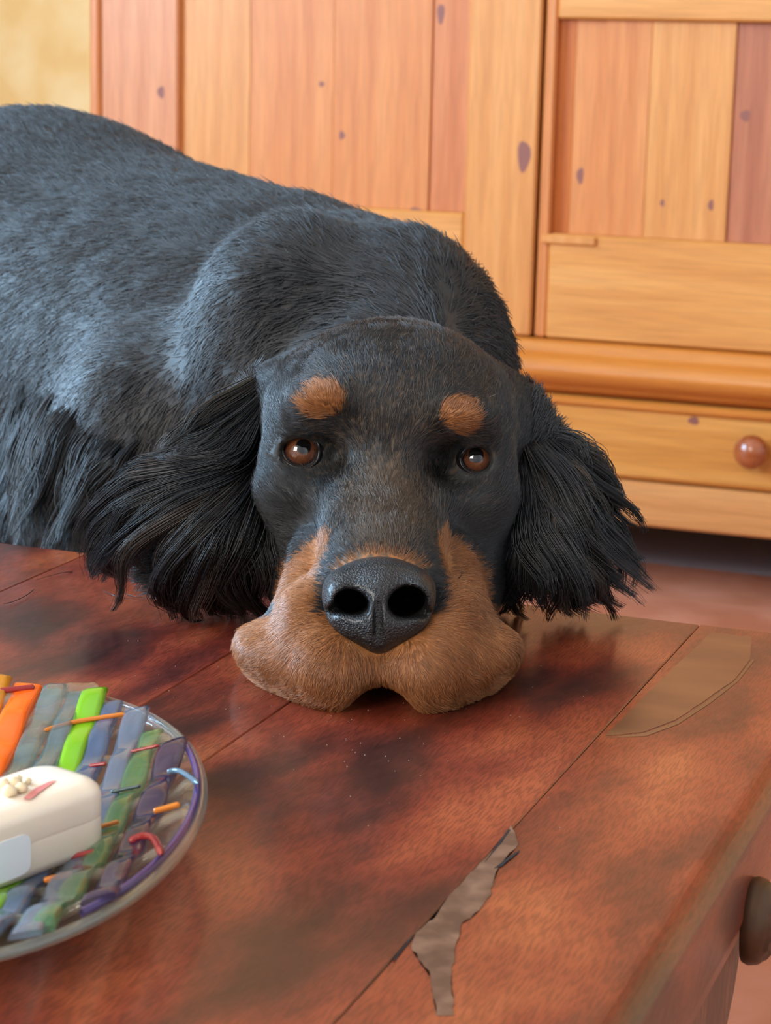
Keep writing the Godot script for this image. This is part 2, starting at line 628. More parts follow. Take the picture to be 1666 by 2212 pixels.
func build_cabinet() -> void:
	var up := Vector3(11, 0.45, 11)          # grain along y
	var across := Vector3(0.45, 11, 11)      # grain along x
	var M := {
		"gold": wood(srgb(218, 146, 78), srgb(227, 157, 88), srgb(233, 167, 100), up, 11, 0.42),
		"orange": wood(srgb(212, 130, 70), srgb(222, 142, 80), srgb(228, 152, 90), up, 12, 0.42),
		"red": wood(srgb(204, 120, 68), srgb(214, 132, 80), srgb(221, 143, 91), up, 13, 0.42),
		"peach": wood(srgb(212, 138, 92), srgb(222, 150, 104), srgb(228, 160, 114), up, 23, 0.42),
		"rose": wood(srgb(178, 104, 74), srgb(190, 116, 84), srgb(198, 126, 92), up, 14, 0.42),
		"amber": wood(srgb(190, 96, 18), srgb(202, 108, 26), srgb(212, 122, 40), up, 15, 0.42),
		"rail": wood(srgb(218, 148, 76), srgb(228, 160, 86), srgb(234, 170, 98), across, 16, 0.42),
		"mould": wood(srgb(208, 124, 48), srgb(220, 138, 58), srgb(228, 150, 72), across, 17, 0.34),
		"drawer": wood(srgb(216, 144, 64), srgb(228, 157, 76), srgb(234, 168, 90), across, 18, 0.4),
		"plinth": wood(srgb(214, 146, 86), srgb(226, 158, 96), srgb(232, 168, 106), across, 19, 0.42),
	}
	for key in M:
		M[key].albedo_color = Color(0.955, 0.91, 0.85)
	var knot_m := plain(srgb(138, 80, 66), 0.5)
	var cab := thing("pine_cabinet", "large honey pine cabinet with panelled doors and a bottom drawer, behind the dog", "cabinet", Vector3(-0.55, 0, CAB_Z))
	var org := cab.position
	var part := func(nm: String, x0: float, x1: float, y0: float, y1: float, z0: float, z1: float, bev: float, m: Material, parent: Node3D) -> MeshInstance3D:
		var mb := MB.new()
		var off := org if parent == cab else org + parent.position
		mb.box(Vector3(x0, y0, z0) - off, Vector3(x1, y1, z1) - off, bev)
		return put(nm, mb.mesh(), m, parent)
	var zf := CAB_Z
	var zb := RZ0 + 0.02
	var xl := -1.492
	var xr := 0.35
	var top := 1.95
	# carcass
	part.call("side_panel", xl, xl + 0.022, 0.0, top, zb, zf - 0.012, 0.003, M.orange, cab)
	part.call("side_panel", xr - 0.022, xr, 0.0, top, zb, zf - 0.012, 0.003, M.orange, cab)
	part.call("back_panel", xl + 0.022, xr - 0.022, 0.09, top, zb, zb + 0.012, 0.0, M.orange, cab)
	part.call("bottom_board", xl + 0.022, xr - 0.022, 0.09, 0.11, zb + 0.012, zf - 0.012, 0.0, M.plinth, cab)
	part.call("top_board", xl - 0.03, xr + 0.03, top, top + 0.035, zb, zf + 0.03, 0.006, M.rail, cab)
	# plinth below the drawer, rounded moulding above it
	part.call("plinth", xl, xr, 0.088, 0.1485, zf - 0.03, zf + 0.004, 0.004, M.plinth, cab)
	# moulding: swept profile (z out, y)
	var prof := [[-0.02, 0.332], [0.004, 0.331], [0.012, 0.327], [0.013, 0.318], [0.020, 0.314], [0.032, 0.308], [0.038, 0.298], [0.038, 0.289], [0.032, 0.280], [0.020, 0.274], [0.014, 0.270], [0.012, 0.263], [-0.02, 0.2625]]
	var mm := MB.new()
	var rws := []
	for x in [xl - 0.012, xr + 0.012]:
		var row := []
		for q in prof:
			row.append(Vector3(x, q[1], zf + q[0]) - org)
		rws.append(row)
	mm.grid(rws, false, Vector3(-0.5, 0.298, zf - 0.05) - org)
	put("waist_moulding", mm.mesh(), M.mould, cab)
	# the long drawer with its bevelled edge, groove and knobs
	var drw := MeshInstance3D.new()
	drw.name = "drawer"
	var md := MB.new()
	var dx0 := -0.805
	var dx1 := xr - 0.06
	md.box(Vector3(dx0, 0.151, zf - 0.02) - org, Vector3(dx1, 0.2595, zf + 0.006) - org, 0.006)
	drw.mesh = md.mesh()
	drw.material_override = M.drawer
	cab.add_child(drw, true)
	part.call("drawer_bead", dx0, dx1, 0.2455, 0.2575, zf + 0.005, zf + 0.013, 0.0045, M.mould, drw)
	part.call("drawer_bead", dx0, dx0 + 0.016, 0.153, 0.2455, zf + 0.005, zf + 0.012, 0.0045, M.red, drw)
	part.call("drawer_divider", xl, dx0 - 0.003, 0.1485, 0.2625, zf - 0.02, zf + 0.004, 0.002, M.orange, cab)
	part.call("drawer_divider", dx1 + 0.003, xr, 0.1485, 0.2625, zf - 0.02, zf + 0.004, 0.002, M.orange, cab)
	var knob_m := wood(srgb(150, 70, 28), srgb(176, 88, 40), srgb(190, 100, 50), Vector3(14, 14, 3), 21, 0.22, 0.8, 0.6)
	for kx in [on_z(1640, 968, zf + 0.03).x, -0.0]:
		var rows := []
		for q in [[0.006, 0.011], [0.012, 0.0095], [0.016, 0.012], [0.020, 0.018], [0.027, 0.0222], [0.035, 0.0225], [0.042, 0.018], [0.046, 0.009], [0.047, 0.0005]]:
			var row := []
			for j in 24:
				var a := TAU * j / 24
				row.append(Vector3(kx + cos(a) * q[1], 0.2075 + sin(a) * q[1], zf + q[0]) - org)
			rows.append(row)
		var mk := MB.new()
		mk.grid(rows, true, Vector3(kx, 0.2075, zf + 0.03) - org)
		put("knob", mk.mesh(), knob_m, drw)
	# left door: stile, recessed panel of three boards, wide stile, bottom rail
	var y0 := 0.333
	var y1 := top - 0.01
	var dl := MeshInstance3D.new()
	dl.name = "door"
	var mb := MB.new()
	var sx0 := cab_x(206, 130)
	var sx1 := cab_x(375, 130)
	var sx2 := cab_x(1012, 230)
	var sx3 := cab_x(1168, 280)
	mb.box(Vector3(sx0, y0 + 0.16, zf - 0.022) - org, Vector3(sx1, y1 - 0.10, zf) - org, 0.003)
	dl.mesh = mb.mesh()
	dl.material_override = M.peach
	cab.add_child(dl, true)
	part.call("edge_bead", xl, sx0 - 0.001, y0, y1, zf - 0.022, zf + 0.003, 0.004, M.orange, cab)
	part.call("stile", sx2, sx3, y0, y1, zf - 0.022, zf, 0.003, M.gold, dl)
	part.call("rail", sx0, sx2, y0, y0 + 0.16, zf - 0.022, zf, 0.003, M.rail, dl)
	part.call("rail", sx0, sx2, y1 - 0.10, y1, zf - 0.022, zf, 0.003, M.rail, dl)
	var bx := [sx1, cab_x(527, 130), cab_x(712, 130), cab_x(925, 230), sx2]
	var bm := [M.gold, M.orange, M.orange, M.red]
	var bz := [0.012, 0.0125, 0.0123, 0.0155]
	for i in 4:
		part.call("panel_board", bx[i], bx[i + 1] - 0.0002, y0 + 0.16, y1 - 0.10, zf - 0.022, zf - bz[i], 0.0006, bm[i], dl)
	# right door
	var tx0 := cab_x(1177, 280)
	var tx1 := cab_x(1202, 280)
	var tx2 := xr - 0.03
	var py0 := on_z(1300, 498, zf).y
	var py1 := on_z(1400, 22, zf).y
	var dr := MeshInstance3D.new()
	dr.name = "door"
	mb = MB.new()
	mb.box(Vector3(tx0, y0, zf - 0.024) - org, Vector3(tx1, y1, zf) - org, 0.003)
	dr.mesh = mb.mesh()
	dr.material_override = M.orange
	cab.add_child(dr, true)
	part.call("rail", tx1, tx2, y0, py0, zf - 0.024, zf, 0.003, M.rail, dr)
	part.call("rail", tx1, tx2, py1, py1 + 0.09, zf - 0.024, zf, 0.003, M.rail, dr)
	part.call("rail", tx1, tx2, y1 - 0.1, y1, zf - 0.024, zf, 0.003, M.rail, dr)
	part.call("sill_strip", tx0 + 0.006, cab_x(1298, 500), py0 - 0.013, py0 - 0.001, zf, zf + 0.006, 0.002, M.gold, dr)
	part.call("stile", tx2, xr, y0, y1, zf - 0.024, zf, 0.003, M.gold, dr)
	var cx := [tx1, cab_x(1238, 280), cab_x(1304, 280), cab_x(1405, 280), cab_x(1590, 280), cab_x(1590, 280) + 0.14, tx2]
	var cm := [M.amber, M.orange, M.orange, M.gold, M.rose, M.orange]
	var cz := [0.017, 0.016, 0.0125, 0.0128, 0.0165, 0.013]
	for i in 6:
		part.call("panel_board", cx[i], cx[i + 1] - 0.0002, py0, py1, zf - 0.024, zf - cz[i], 0.0006, cm[i], dr)
		part.call("panel_board", cx[i], cx[i + 1] - 0.0002, py1 + 0.09, y1 - 0.1, zf - 0.024, zf - cz[i], 0.0006, cm[5 - i], dr)
	# knots in the boards
	for q in [[338, 181, 9, 14, -0.0], [737, 276, 11, 15, 0.0125], [692, 163, 7, 6, 0.0123], [1138, 322, 15, 34, 0.0], [1262, 365, 8, 18, 0.016], [1626, 233, 11, 12, 0.0165], [1443, 425, 5, 8, 0.0128], [1550, 430, 6, 12, 0.0128], [1512, 905, 12, 9, -0.006], [955, 8, 9, 22, 0.0155], [900, 445, 16, 10, 0.0123]]:
		var kz: float = zf - q[4] + 0.0004
		var c := on_z(q[0], q[1], kz)
		var sc := 2.85 / F
		var mk := MB.new()
		for j in 14:
			var a0 := TAU * j / 14
			var a1 := TAU * (j + 1) / 14
			var f0 := 1.0 + 0.12 * sin(a0 * 3.0 + q[0])
			var f1 := 1.0 + 0.12 * sin(a1 * 3.0 + q[0])
			mk.tri(c - org, c - org + Vector3(cos(a0) * q[2] * sc * f0, sin(a0) * q[3] * sc * f0, -0.0003), c - org + Vector3(cos(a1) * q[2] * sc * f1, sin(a1) * q[3] * sc * f1, -0.0003), Vector3(0, 0, 1))
		put("knot", mk.mesh(), knot_m, dl if q[0] < 1170 else dr)

# ---------------------------------------------------------------- rustic table
func build_table() -> void:
	var tbl := thing("coffee_table", "low rustic coffee table of dark red-brown planks with iron nail heads", "table", Vector3(-0.55, 0, -0.64))
	var org := tbl.position
	var xs := [-1.02, -0.90, -0.76, -0.655, -0.52, -0.376, -0.3242, -0.1985, TABLE_RIGHT]
	var z1 := -0.33
	var mats := []
	for k in 4:
		var m := wood(srgb(54 + k * 4, 20 + k * 2, 19), srgb(124 + k * 4, 47 + k * 3, 32), srgb(168, 78 + k * 3, 48), Vector3(4.2, 4.2, 1.8), 60 + k * 3, 0.40, 0.80, 0.55)
		m.uv2_scale = Vector3(84, 84, 9.0)
		m.heightmap_enabled = true
		m.heightmap_texture = noise_tex(77, 0.03, 4, null)
		m.heightmap_scale = 0.035
		mats.append(m)
	for i in xs.size() - 1:
		var mb := MB.new()
		var x0: float = xs[i] + 0.00015
		var x1: float = xs[i + 1] - 0.00015
		var last := i == xs.size() - 2
		if not last:
			mb.box(Vector3(x0, TABLE_Y - 0.044, TABLE_BACK) - org, Vector3(x1, TABLE_Y, z1) - org, 0.0005)
		else:
			# outer plank with a worn round edge
			var prof := [[x0, -0.044], [x0, -0.0005], [x0 + 0.0005, 0.0]]
			for q in 9:
				var a := PI * 0.5 * q / 8.0
				prof.append([x1 - 0.010 + sin(a) * 0.010, -0.010 + cos(a) * 0.010])
			prof.append([x1 + 0.001, -0.030])
			prof.append([x1 - 0.002, -0.041])
			prof.append([x1 - 0.006, -0.044])
			prof.append([x0, -0.044])
			var rows := []
			for z in [TABLE_BACK, TABLE_BACK + 0.0015, z1 - 0.0015, z1]:
				var row := []
				for q in prof:
					row.append(Vector3(q[0], TABLE_Y + q[1], z) - org)
				rows.append(row)
			for k in rows.size() - 1:
				for j in prof.size() - 1:
					var mid: Vector3 = (rows[k][j] + rows[k][j + 1]) * 0.5
					mb.quad(rows[k][j], rows[k][j + 1], rows[k + 1][j + 1], rows[k + 1][j], Vector3(mid.x + org.x - (x0 + x1) * 0.5, (mid.y - TABLE_Y + 0.022) * 1.5, 0))
			for e in [0, rows.size() - 1]:
				for j in range(1, prof.size() - 2):
					mb.tri(rows[e][0], rows[e][j], rows[e][j + 1], Vector3(0, 0, -1 if e == 0 else 1))
		put("plank", mb.mesh(), mats[[0, 2, 1, 3, 0, 2, 1, 3][i]], tbl)
	# gaps are closed from below by a dark batten each
	var batten := plain(srgb(44, 24, 18), 0.8)
	for z in [TABLE_BACK + 0.12, z1 - 0.12]:
		var mb := MB.new()
		mb.box(Vector3(xs[0] + 0.03, TABLE_Y - 0.07, z - 0.03) - org, Vector3(TABLE_RIGHT - 0.06, TABLE_Y - 0.044, z + 0.03) - org, 0.003)
		put("batten", mb.mesh(), batten, tbl)
	# grey-brown filler and an olive patch let into the boards
	var filler := StandardMaterial3D.new()
	filler.albedo_texture = noise_tex(31, 0.02, 4, ramp([[0.2, srgb(92, 64, 50)], [0.8, srgb(130, 98, 78)]]), 256)
	filler.uv1_triplanar = true
	filler.uv1_world_triplanar = true
	filler.uv1_scale = Vector3(12, 12, 12)
	filler.roughness = 0.4
	inlay("filler_patch", [[1108, 1797], [1090, 1835], [1046, 1876], [1010, 1912], [972, 1952], [940, 2004], [900, 2034], [890, 2060], [904, 2092], [930, 2118], [946, 2216], [984, 2216], [978, 2130], [986, 2064], [1000, 2014], [1040, 1984], [1066, 1950], [1076, 1900], [1100, 1866], [1126, 1838], [1118, 1812]], filler, tbl, org)
	var olive := StandardMaterial3D.new()
	olive.albedo_texture = noise_tex(32, 0.012, 4, ramp([[0.2, srgb(92, 58, 36)], [0.8, srgb(118, 80, 48)]]), 256)
	olive.uv1_triplanar = true
	olive.uv1_world_triplanar = true
	olive.uv1_scale = Vector3(3, 3, 9)
	olive.roughness = 0.36
	olive.clearcoat_enabled = true
	olive.clearcoat = 0.6
	olive.clearcoat_roughness = 0.25
	inlay("wood_patch", [[1318, 1600], [1390, 1526], [1470, 1448], [1552, 1372], [1640, 1382], [1636, 1432], [1604, 1474], [1540, 1520], [1470, 1566], [1400, 1592]], olive, tbl, org)
	# hairline cracks: thin dark slivers
	var crack := plain(srgb(30, 18, 14), 0.9)
	for q in [[[1072, 1893], [1090, 1888], [1100, 1878], [1126, 1858], [1128, 1852], [1098, 1872], [1086, 1882]], [[850, 2100], [862, 2084], [888, 2052], [892, 2044], [884, 2052], [852, 2090]], [[1052, 1878], [1080, 1838], [1104, 1806], [1108, 1808], [1086, 1838]]]:
		inlay("crack", q, crack, tbl, org)
	var pale := plain(srgb(132, 92, 58), 0.5)
	inlay("grain_seam", [[1322, 1604], [1404, 1594], [1474, 1568], [1544, 1522], [1606, 1476], [1642, 1430], [1646, 1434], [1610, 1480], [1548, 1528], [1478, 1574], [1408, 1600]], pale, tbl, org)
	# hammered nail heads on the side
	var iron := StandardMaterial3D.new()
	iron.albedo_color = srgb(88, 62, 42)
	iron.metallic = 0.6
	iron.roughness = 0.42
	var nail := MB.new()
	var rows := []
	for i in 9:
		var f := i / 8.0
		var row := []
		for j in 26:
			var a := TAU * j / 26
			var rad := 0.0152 * sin(f * PI * 0.5)
			var dome := 0.0062 * cos(f * PI * 0.5)
			var p := Vector3(dome + 0.003, cos(a) * rad, sin(a) * rad)
			p.x += 0.0022 * (1.0 - f * f) * fnoise.get_noise_3d(p.y * 11000.0, p.z * 11000.0, 5.0)
			row.append(p)
		rows.append(row)
	for q in [[0.0012, 0.0156], [-0.001, 0.0148]]:
		var row := []
		for j in 26:
			var a := TAU * j / 26
			row.append(Vector3(q[0], cos(a) * q[1], sin(a) * q[1]))
		rows.append(row)
	nail.grid(rows, true, Vector3(-0.01, 0, 0))
	var nm := nail.mesh()
	for z in [-0.7005, -0.50, -0.895]:
		put("nail_head", nm, iron, tbl, Vector3(TABLE_RIGHT + 0.001, 0.4148, z) - org)
	# shaped legs
	var leg_m := wood(srgb(74, 38, 26), srgb(112, 66, 46), srgb(140, 90, 66), Vector3(10, 1.5, 10), 83, 0.4, 0.6, 0.3)
	var prof := [[-0.712, 0.4065], [-0.711, 0.396], [-0.704, 0.385], [-0.690, 0.372], [-0.676, 0.357], [-0.669, 0.33], [-0.668, 0.24], [-0.664, 0.0], [-0.606, 0.0], [-0.610, 0.24], [-0.612, 0.33], [-0.610, 0.4065]]
	for s in [[TABLE_RIGHT - 0.062, TABLE_RIGHT - 0.004, 0.0, 1.0], [-1.01, -0.95, 0.0, 1.0], [TABLE_RIGHT - 0.062, TABLE_RIGHT - 0.004, -1.03, -1.0], [-1.01, -0.95, -1.03, -1.0]]:
		var mb := MB.new()
		var a := []
		var b := []
		for q in prof:
			var z: float = q[0] if s[3] > 0 else s[2] - q[0]
			a.append(Vector3(s[0], q[1], z) - org)
			b.append(Vector3(s[1], q[1], z) - org)
		var mid := Vector3((s[0] + s[1]) * 0.5, 0.2, -0.64 if s[3] > 0 else -0.39) - org
		for j in prof.size():
			var j2 := (j + 1) % prof.size()
			var e: Vector3 = a[j2] - a[j]
			var o := Vector3(0, e.z, -e.y)
			if o.dot((a[j] + a[j2]) * 0.5 - mid) < 0.0 and j != 2 and j != 3 and j != 4:
				o = -o
			elif j in [2, 3, 4]:
				o = Vector3(0, -0.4, -1.0 * s[3])
			mb.quad(a[j], a[j2], b[j2], b[j], o)
		var pts := PackedVector2Array()
		for q in prof:
			pts.append(Vector2(q[0], q[1]))
		var t := Geometry2D.triangulate_polygon(pts)
		for k in range(0, t.size(), 3):
			mb.tri(a[t[k]], a[t[k + 1]], a[t[k + 2]], Vector3(-1, 0, 0))
			mb.tri(b[t[k]], b[t[k + 1]], b[t[k + 2]], Vector3(1, 0, 0))
		put("leg", mb.mesh(), leg_m, tbl)

func inlay(called: String, px: Array, m: Material, parent: Node3D, org: Vector3) -> void:
	var h := 0.0002 if called != "crack" else 0.0003
	var pts := PackedVector2Array()
	var fray := 3.5 if called == "filler_patch" else 1.2 if called == "wood_patch" else 0.0
	for k in px.size():
		var a := Vector2(px[k][0], px[k][1])
		var b := Vector2(px[(k + 1) % px.size()][0], px[(k + 1) % px.size()][1])
		var cuts := maxi(1, int(a.distance_to(b) / 11.0)) if fray > 0.0 else 1
		for t in cuts:
			var q := a.lerp(b, float(t) / cuts)
			if t > 0:
				q += Vector2(rng.randf_range(-1, 1), rng.randf_range(-1, 1)) * fray
			var p := on_y(q.x, q.y, TABLE_Y)
			pts.append(Vector2(p.x, p.z))
	var t := Geometry2D.triangulate_polygon(pts)
	var mb := MB.new()
	for k in range(0, t.size(), 3):
		var tr := []
		for i in 3:
			var p := pts[t[k + i]]
			tr.append(Vector3(p.x, TABLE_Y + h, p.y) - org)
		mb.tri(tr[0], tr[1], tr[2], Vector3.UP)
	var cen := Vector2()
	for p in pts:
		cen += p / pts.size()
	for i in pts.size():
		var a := pts[i]
		var b := pts[(i + 1) % pts.size()]
		var e := b - a
		var o := Vector3(e.y, 0, -e.x)
		if not Geometry2D.is_point_in_polygon((a + b) * 0.5 - Vector2(e.y, -e.x).normalized() * 0.0003, pts):
			o = -o
		mb.quad(Vector3(a.x, TABLE_Y - 0.003, a.y) - org, Vector3(b.x, TABLE_Y - 0.003, b.y) - org, Vector3(b.x, TABLE_Y + h, b.y) - org, Vector3(a.x, TABLE_Y + h, a.y) - org, o)
	put(called, mb.mesh(), m, parent)

# ---------------------------------------------------------------- woven glass dish, case and crumbs
const DISH_A := 0.0703
const DISH_B := 0.1218
var dish_c := Vector3()
var dish_r := Vector3()
var dish_f := Vector3()

func dish_uw(p: Vector3) -> Vector2:
	var d := p - dish_c
	return Vector2(d.dot(dish_r), d.dot(dish_f))

func dish_h(uw: Vector2) -> float:
	var r2 := (uw.x / DISH_A) ** 2 + (uw.y / DISH_B) ** 2
	return 0.0055 + 0.0165 * minf(r2, 1.3)

func on_dish(px: float, py: float) -> Vector2:
	var y := TABLE_Y + 0.018
	var uw := Vector2()
	for k in 8:
		uw = dish_uw(on_y(px, py, y))
		y = TABLE_Y + dish_h(uw)
	return uw

func dish_pt(uw: Vector2, lift := 0.0) -> Vector3:
	return dish_r * uw.x + dish_f * uw.y + Vector3(0, dish_h(uw) + lift, 0)

func glass(col: Color, alpha: float, rough := 0.06) -> StandardMaterial3D:
	var m := plain(Color(col.r, col.g, col.b, alpha), rough)
	if alpha < 1.0:
		m.transparency = BaseMaterial3D.TRANSPARENCY_ALPHA
	return m

func strip(a: Vector2, b: Vector2, w: float, thick: float, amp: float, wave: float, phase: float, lift: float) -> ArrayMesh:
	var mb := MB.new()
	var n := 48
	var dir := (b - a).normalized()
	var side := Vector2(-dir.y, dir.x)
	var len := (b - a).length()
	var rows := []
	for i in n + 1:
		var f := float(i) / n
		var e := minf(1.0, minf(f, 1.0 - f) * n * 0.5 + 0.55)
		var c := a.lerp(b, f)
		var up := lift + amp * sin(f * len / wave * TAU + phase)
		var row := []
		var hw := w * 0.5 * (0.94 + 0.08 * sin(f * 21.0 + phase))
		for q in [[-1.0, 0.25], [-0.86, 0.85], [-0.5, 1.0], [0.0, 1.04], [0.5, 1.0], [0.86, 0.85], [1.0, 0.25], [0.9, -0.2], [0.0, -0.25], [-0.9, -0.2]]:
			row.append(dish_pt(c + side * q[0] * hw, up + thick * q[1] * e))
		rows.append(row)
	mb.grid(rows, true, dish_pt((a + b) * 0.5, lift + thick * 0.4))
	# end caps
	for r in [0, n]:
		var m := Vector3()
		for p in rows[r]:
			m += p / 10.0
		var o: Vector3 = (dish_r * dir.x + dish_f * dir.y) * (-1.0 if r == 0 else 1.0)
		for k in 10:
			mb.tri(m, rows[r][k], rows[r][(k + 1) % 10], o)
	return mb.mesh()

# where a line through the dish leaves its rim
func to_rim(p: Vector2, d: Vector2, upto := 0.965) -> Vector2:
	var q := p
	for k in 400:
		var nx := q + d * 0.0005
		if sqrt((nx.x / DISH_A) ** 2 + (nx.y / DISH_B) ** 2) > upto:
			break
		q = nx
	return q

func build_dish() -> void:
	var yaw := deg_to_rad(20.5)
	dish_r = Vector3(cos(yaw), 0, -sin(yaw))
	dish_f = Vector3(-sin(yaw), 0, -cos(yaw))
	dish_c = on_y(-60, 1745, TABLE_Y + 0.0215)
	dish_c.y = TABLE_Y
	var dish := thing("glass_dish", "shallow oval dish woven from coloured fused glass strips, on the table", "dish", dish_c)
	# clear base shell
	var rows := []
	for i in 13:
		var rho := maxf(i / 12.0, 0.002)
		var row := []
		for j in 64:
			var a := TAU * j / 64
			var uw := Vector2(cos(a) * DISH_A, sin(a) * DISH_B) * rho
			row.append(dish_pt(uw, -0.0015))
		rows.append(row)
	var mb := MB.new()
	for i in range(12, -1, -1):
		var rho := maxf(i / 12.0, 0.002) * 0.985
		var row := []
		for j in 64:
			var a := TAU * j / 64
			var uw := Vector2(cos(a) * DISH_A, sin(a) * DISH_B) * rho
			row.append(dish_pt(uw, -0.0040))
		rows.append(row)
	mb.grid(rows, true, Vector3(0, -0.03, 0))
	put("base", mb.mesh(), glass(srgb(180, 180, 165), 0.07), dish)
	# foot ring on which it stands
	var fr := []
	for q in [[0.36, 0.0], [0.36, 0.0042], [0.42, 0.0042], [0.42, 0.0], [0.36, 0.0]]:
		var row := []
		for j in 40:
			var a := TAU * j / 40
			row.append(dish_r * cos(a) * DISH_A * q[0] + dish_f * sin(a) * DISH_B * q[0] + Vector3(0, q[1], 0))
		fr.append(row)
	mb = MB.new()
	mb.grid(fr, true, Vector3(0, 0.002, 0))
	put("foot_ring", mb.mesh(), glass(srgb(200, 205, 190), 0.3), dish)
	# clear strips woven across, under the coloured ones
	for k in 9:
		var y := 1500.0 + k * 62.0
		var a := on_dish(-10, y + 24)
		var b := on_dish(200, y - 22)
		var d := (b - a).normalized()
		put("cross_strip", strip(to_rim(a, -d), to_rim(b, d), 0.0062, 0.0022, 0.0012, 0.021, k * PI, -0.0002), glass(srgb(170, 150, 120), 0.22), dish)
	# coloured strips: far end and a second pixel on the way, width in pixels, colour, alpha
	var k := 0
	for q in [
		[-15, 1460, -70, 1610, 50, srgb(226, 150, 30), 0.7],
		[45, 1474, -40, 1690, 62, srgb(255, 104, 26), 1.0],
		[110, 1480, 22, 1690, 50, srgb(84, 136, 138), 0.30],
		[152, 1512, 76, 1700, 46, srgb(60, 124, 134), 0.34],
		[194, 1500, 128, 1700, 54, srgb(112, 164, 26), 1.0],
		[230, 1538, 165, 1720, 50, srgb(76, 100, 132), 0.55],
		[288, 1552, 212, 1770, 52, srgb(98, 112, 130), 0.55],
		[318, 1604, 222, 1830, 50, srgb(66, 130, 70), 0.36],
		[368, 1626, 258, 1890, 56, srgb(36, 22, 62), 0.58],
	]:
		var a := on_dish(q[0], q[1])
		var b := on_dish(q[2], q[3])
		var d := (b - a).normalized()
		var s := put("glass_strip", strip(a, to_rim(b, d), q[4] / 5300.0, 0.0030, 0.0010, 0.034, k * PI, 0.0012), glass(q[5], q[6]), dish)
		s.set_meta("label", ["amber", "opaque orange", "clear aqua", "clear aqua", "opaque lime green", "steel blue", "grey blue", "clear green", "dark violet"][k] + " glass strip")
		k += 1
	# violet arc fused along the rim, greenish clear lip below it
	for arc in [[0.975, 0.0016, 0.0013, srgb(74, 58, 116), 0.7, -0.85, 0.5], [1.0, -0.0018, 0.0019, srgb(140, 150, 138), 0.2, -PI, PI]]:
		var rr := []
		for i in 73:
			var a: float = lerpf(arc[5], arc[6], i / 72.0)
			var c := dish_pt(Vector2(cos(a) * DISH_A, sin(a) * DISH_B) * arc[0], arc[1])
			var o := (dish_r * cos(a) + dish_f * sin(a)).normalized()
			var row := []
			for j in 8:
				var t := TAU * j / 8
				row.append(c + o * cos(t) * arc[2] + Vector3(0, sin(t) * arc[2], 0))
			rr.append(row)
		mb = MB.new()
		mb.grid(rr, true)
		put("rim", mb.mesh(), glass(arc[3], arc[4]), dish)
	# thin coloured stringers laid over and under the strips
	var orange := glass(srgb(196, 110, 32), 1.0)
	var red := glass(srgb(150, 44, 42), 1.0)
	var dark := glass(srgb(62, 78, 76), 1.0)
	var steel := glass(srgb(86, 110, 126), 1.0)
	for q in [
		[[80, 1612, 150, 1592, 262, 1574], orange, 0.0009, 0.0040], [[180, 1692, 218, 1687], red, 0.0007, 0.0044], [[272, 1662, 334, 1648], red, 0.0006, 0.0046], [[228, 1752, 294, 1738], dark, 0.0007, 0.0046],
		[[188, 1832, 246, 1815], orange, 0.0008, 0.0042], [[130, 1896, 192, 1880], red, 0.0009, 0.0040], [[80, 1946, 144, 1930], orange, 0.001, 0.0040], [[322, 1796, 380, 1780], orange, 0.001, 0.0046],
		[[268, 1862, 296, 1850, 322, 1856, 340, 1892], red, 0.0013, 0.0044], [[352, 1708, 380, 1706, 420, 1734], steel, 0.0010, 0.0046], [[-20, 1500, 60, 1488], red, 0.0012, 0.0036],
	]:
		var ctrl := []
		for i in range(0, q[0].size(), 2):
			ctrl.append(dish_pt(on_dish(q[0][i], q[0][i + 1]), q[3]))
		var line := spline(ctrl, 14)
		var rr := []
		for i in line.size():
			var t := (line[mini(i + 1, 13)] - line[maxi(i - 1, 0)]).normalized()
			var sd := t.cross(Vector3.UP).normalized()
			var up := sd.cross(t)
			var e := 0.25 if i == 0 or i == 13 else 1.0
			var row := []
			for j in 8:
				var a := TAU * j / 8
				row.append(line[i] + (sd * cos(a) + up * sin(a)) * q[2] * e)
			rr.append(row)
		mb = MB.new()
		mb.grid(rr, true, line[6] + Vector3(0, -0.0001, 0))
		put("stringer", mb.mesh(), q[1], dish)
	build_case()

func rounded(cx: Vector3, e1: Vector3, e2: Vector3, hx: float, hz: float, r: float, y: float) -> Array:
	var row := []
	for c in 4:
		var sx := 1.0 if c == 0 or c == 3 else -1.0
		var sz := 1.0 if c < 2 else -1.0
		for i in 7:
			var a := PI * 0.5 * (c + i / 6.0)
			row.append(cx + e1 * (sx * (hx - r) + cos(a) * r) + e2 * (sz * (hz - r) + sin(a) * r) + Vector3(0, y, 0))
	return row

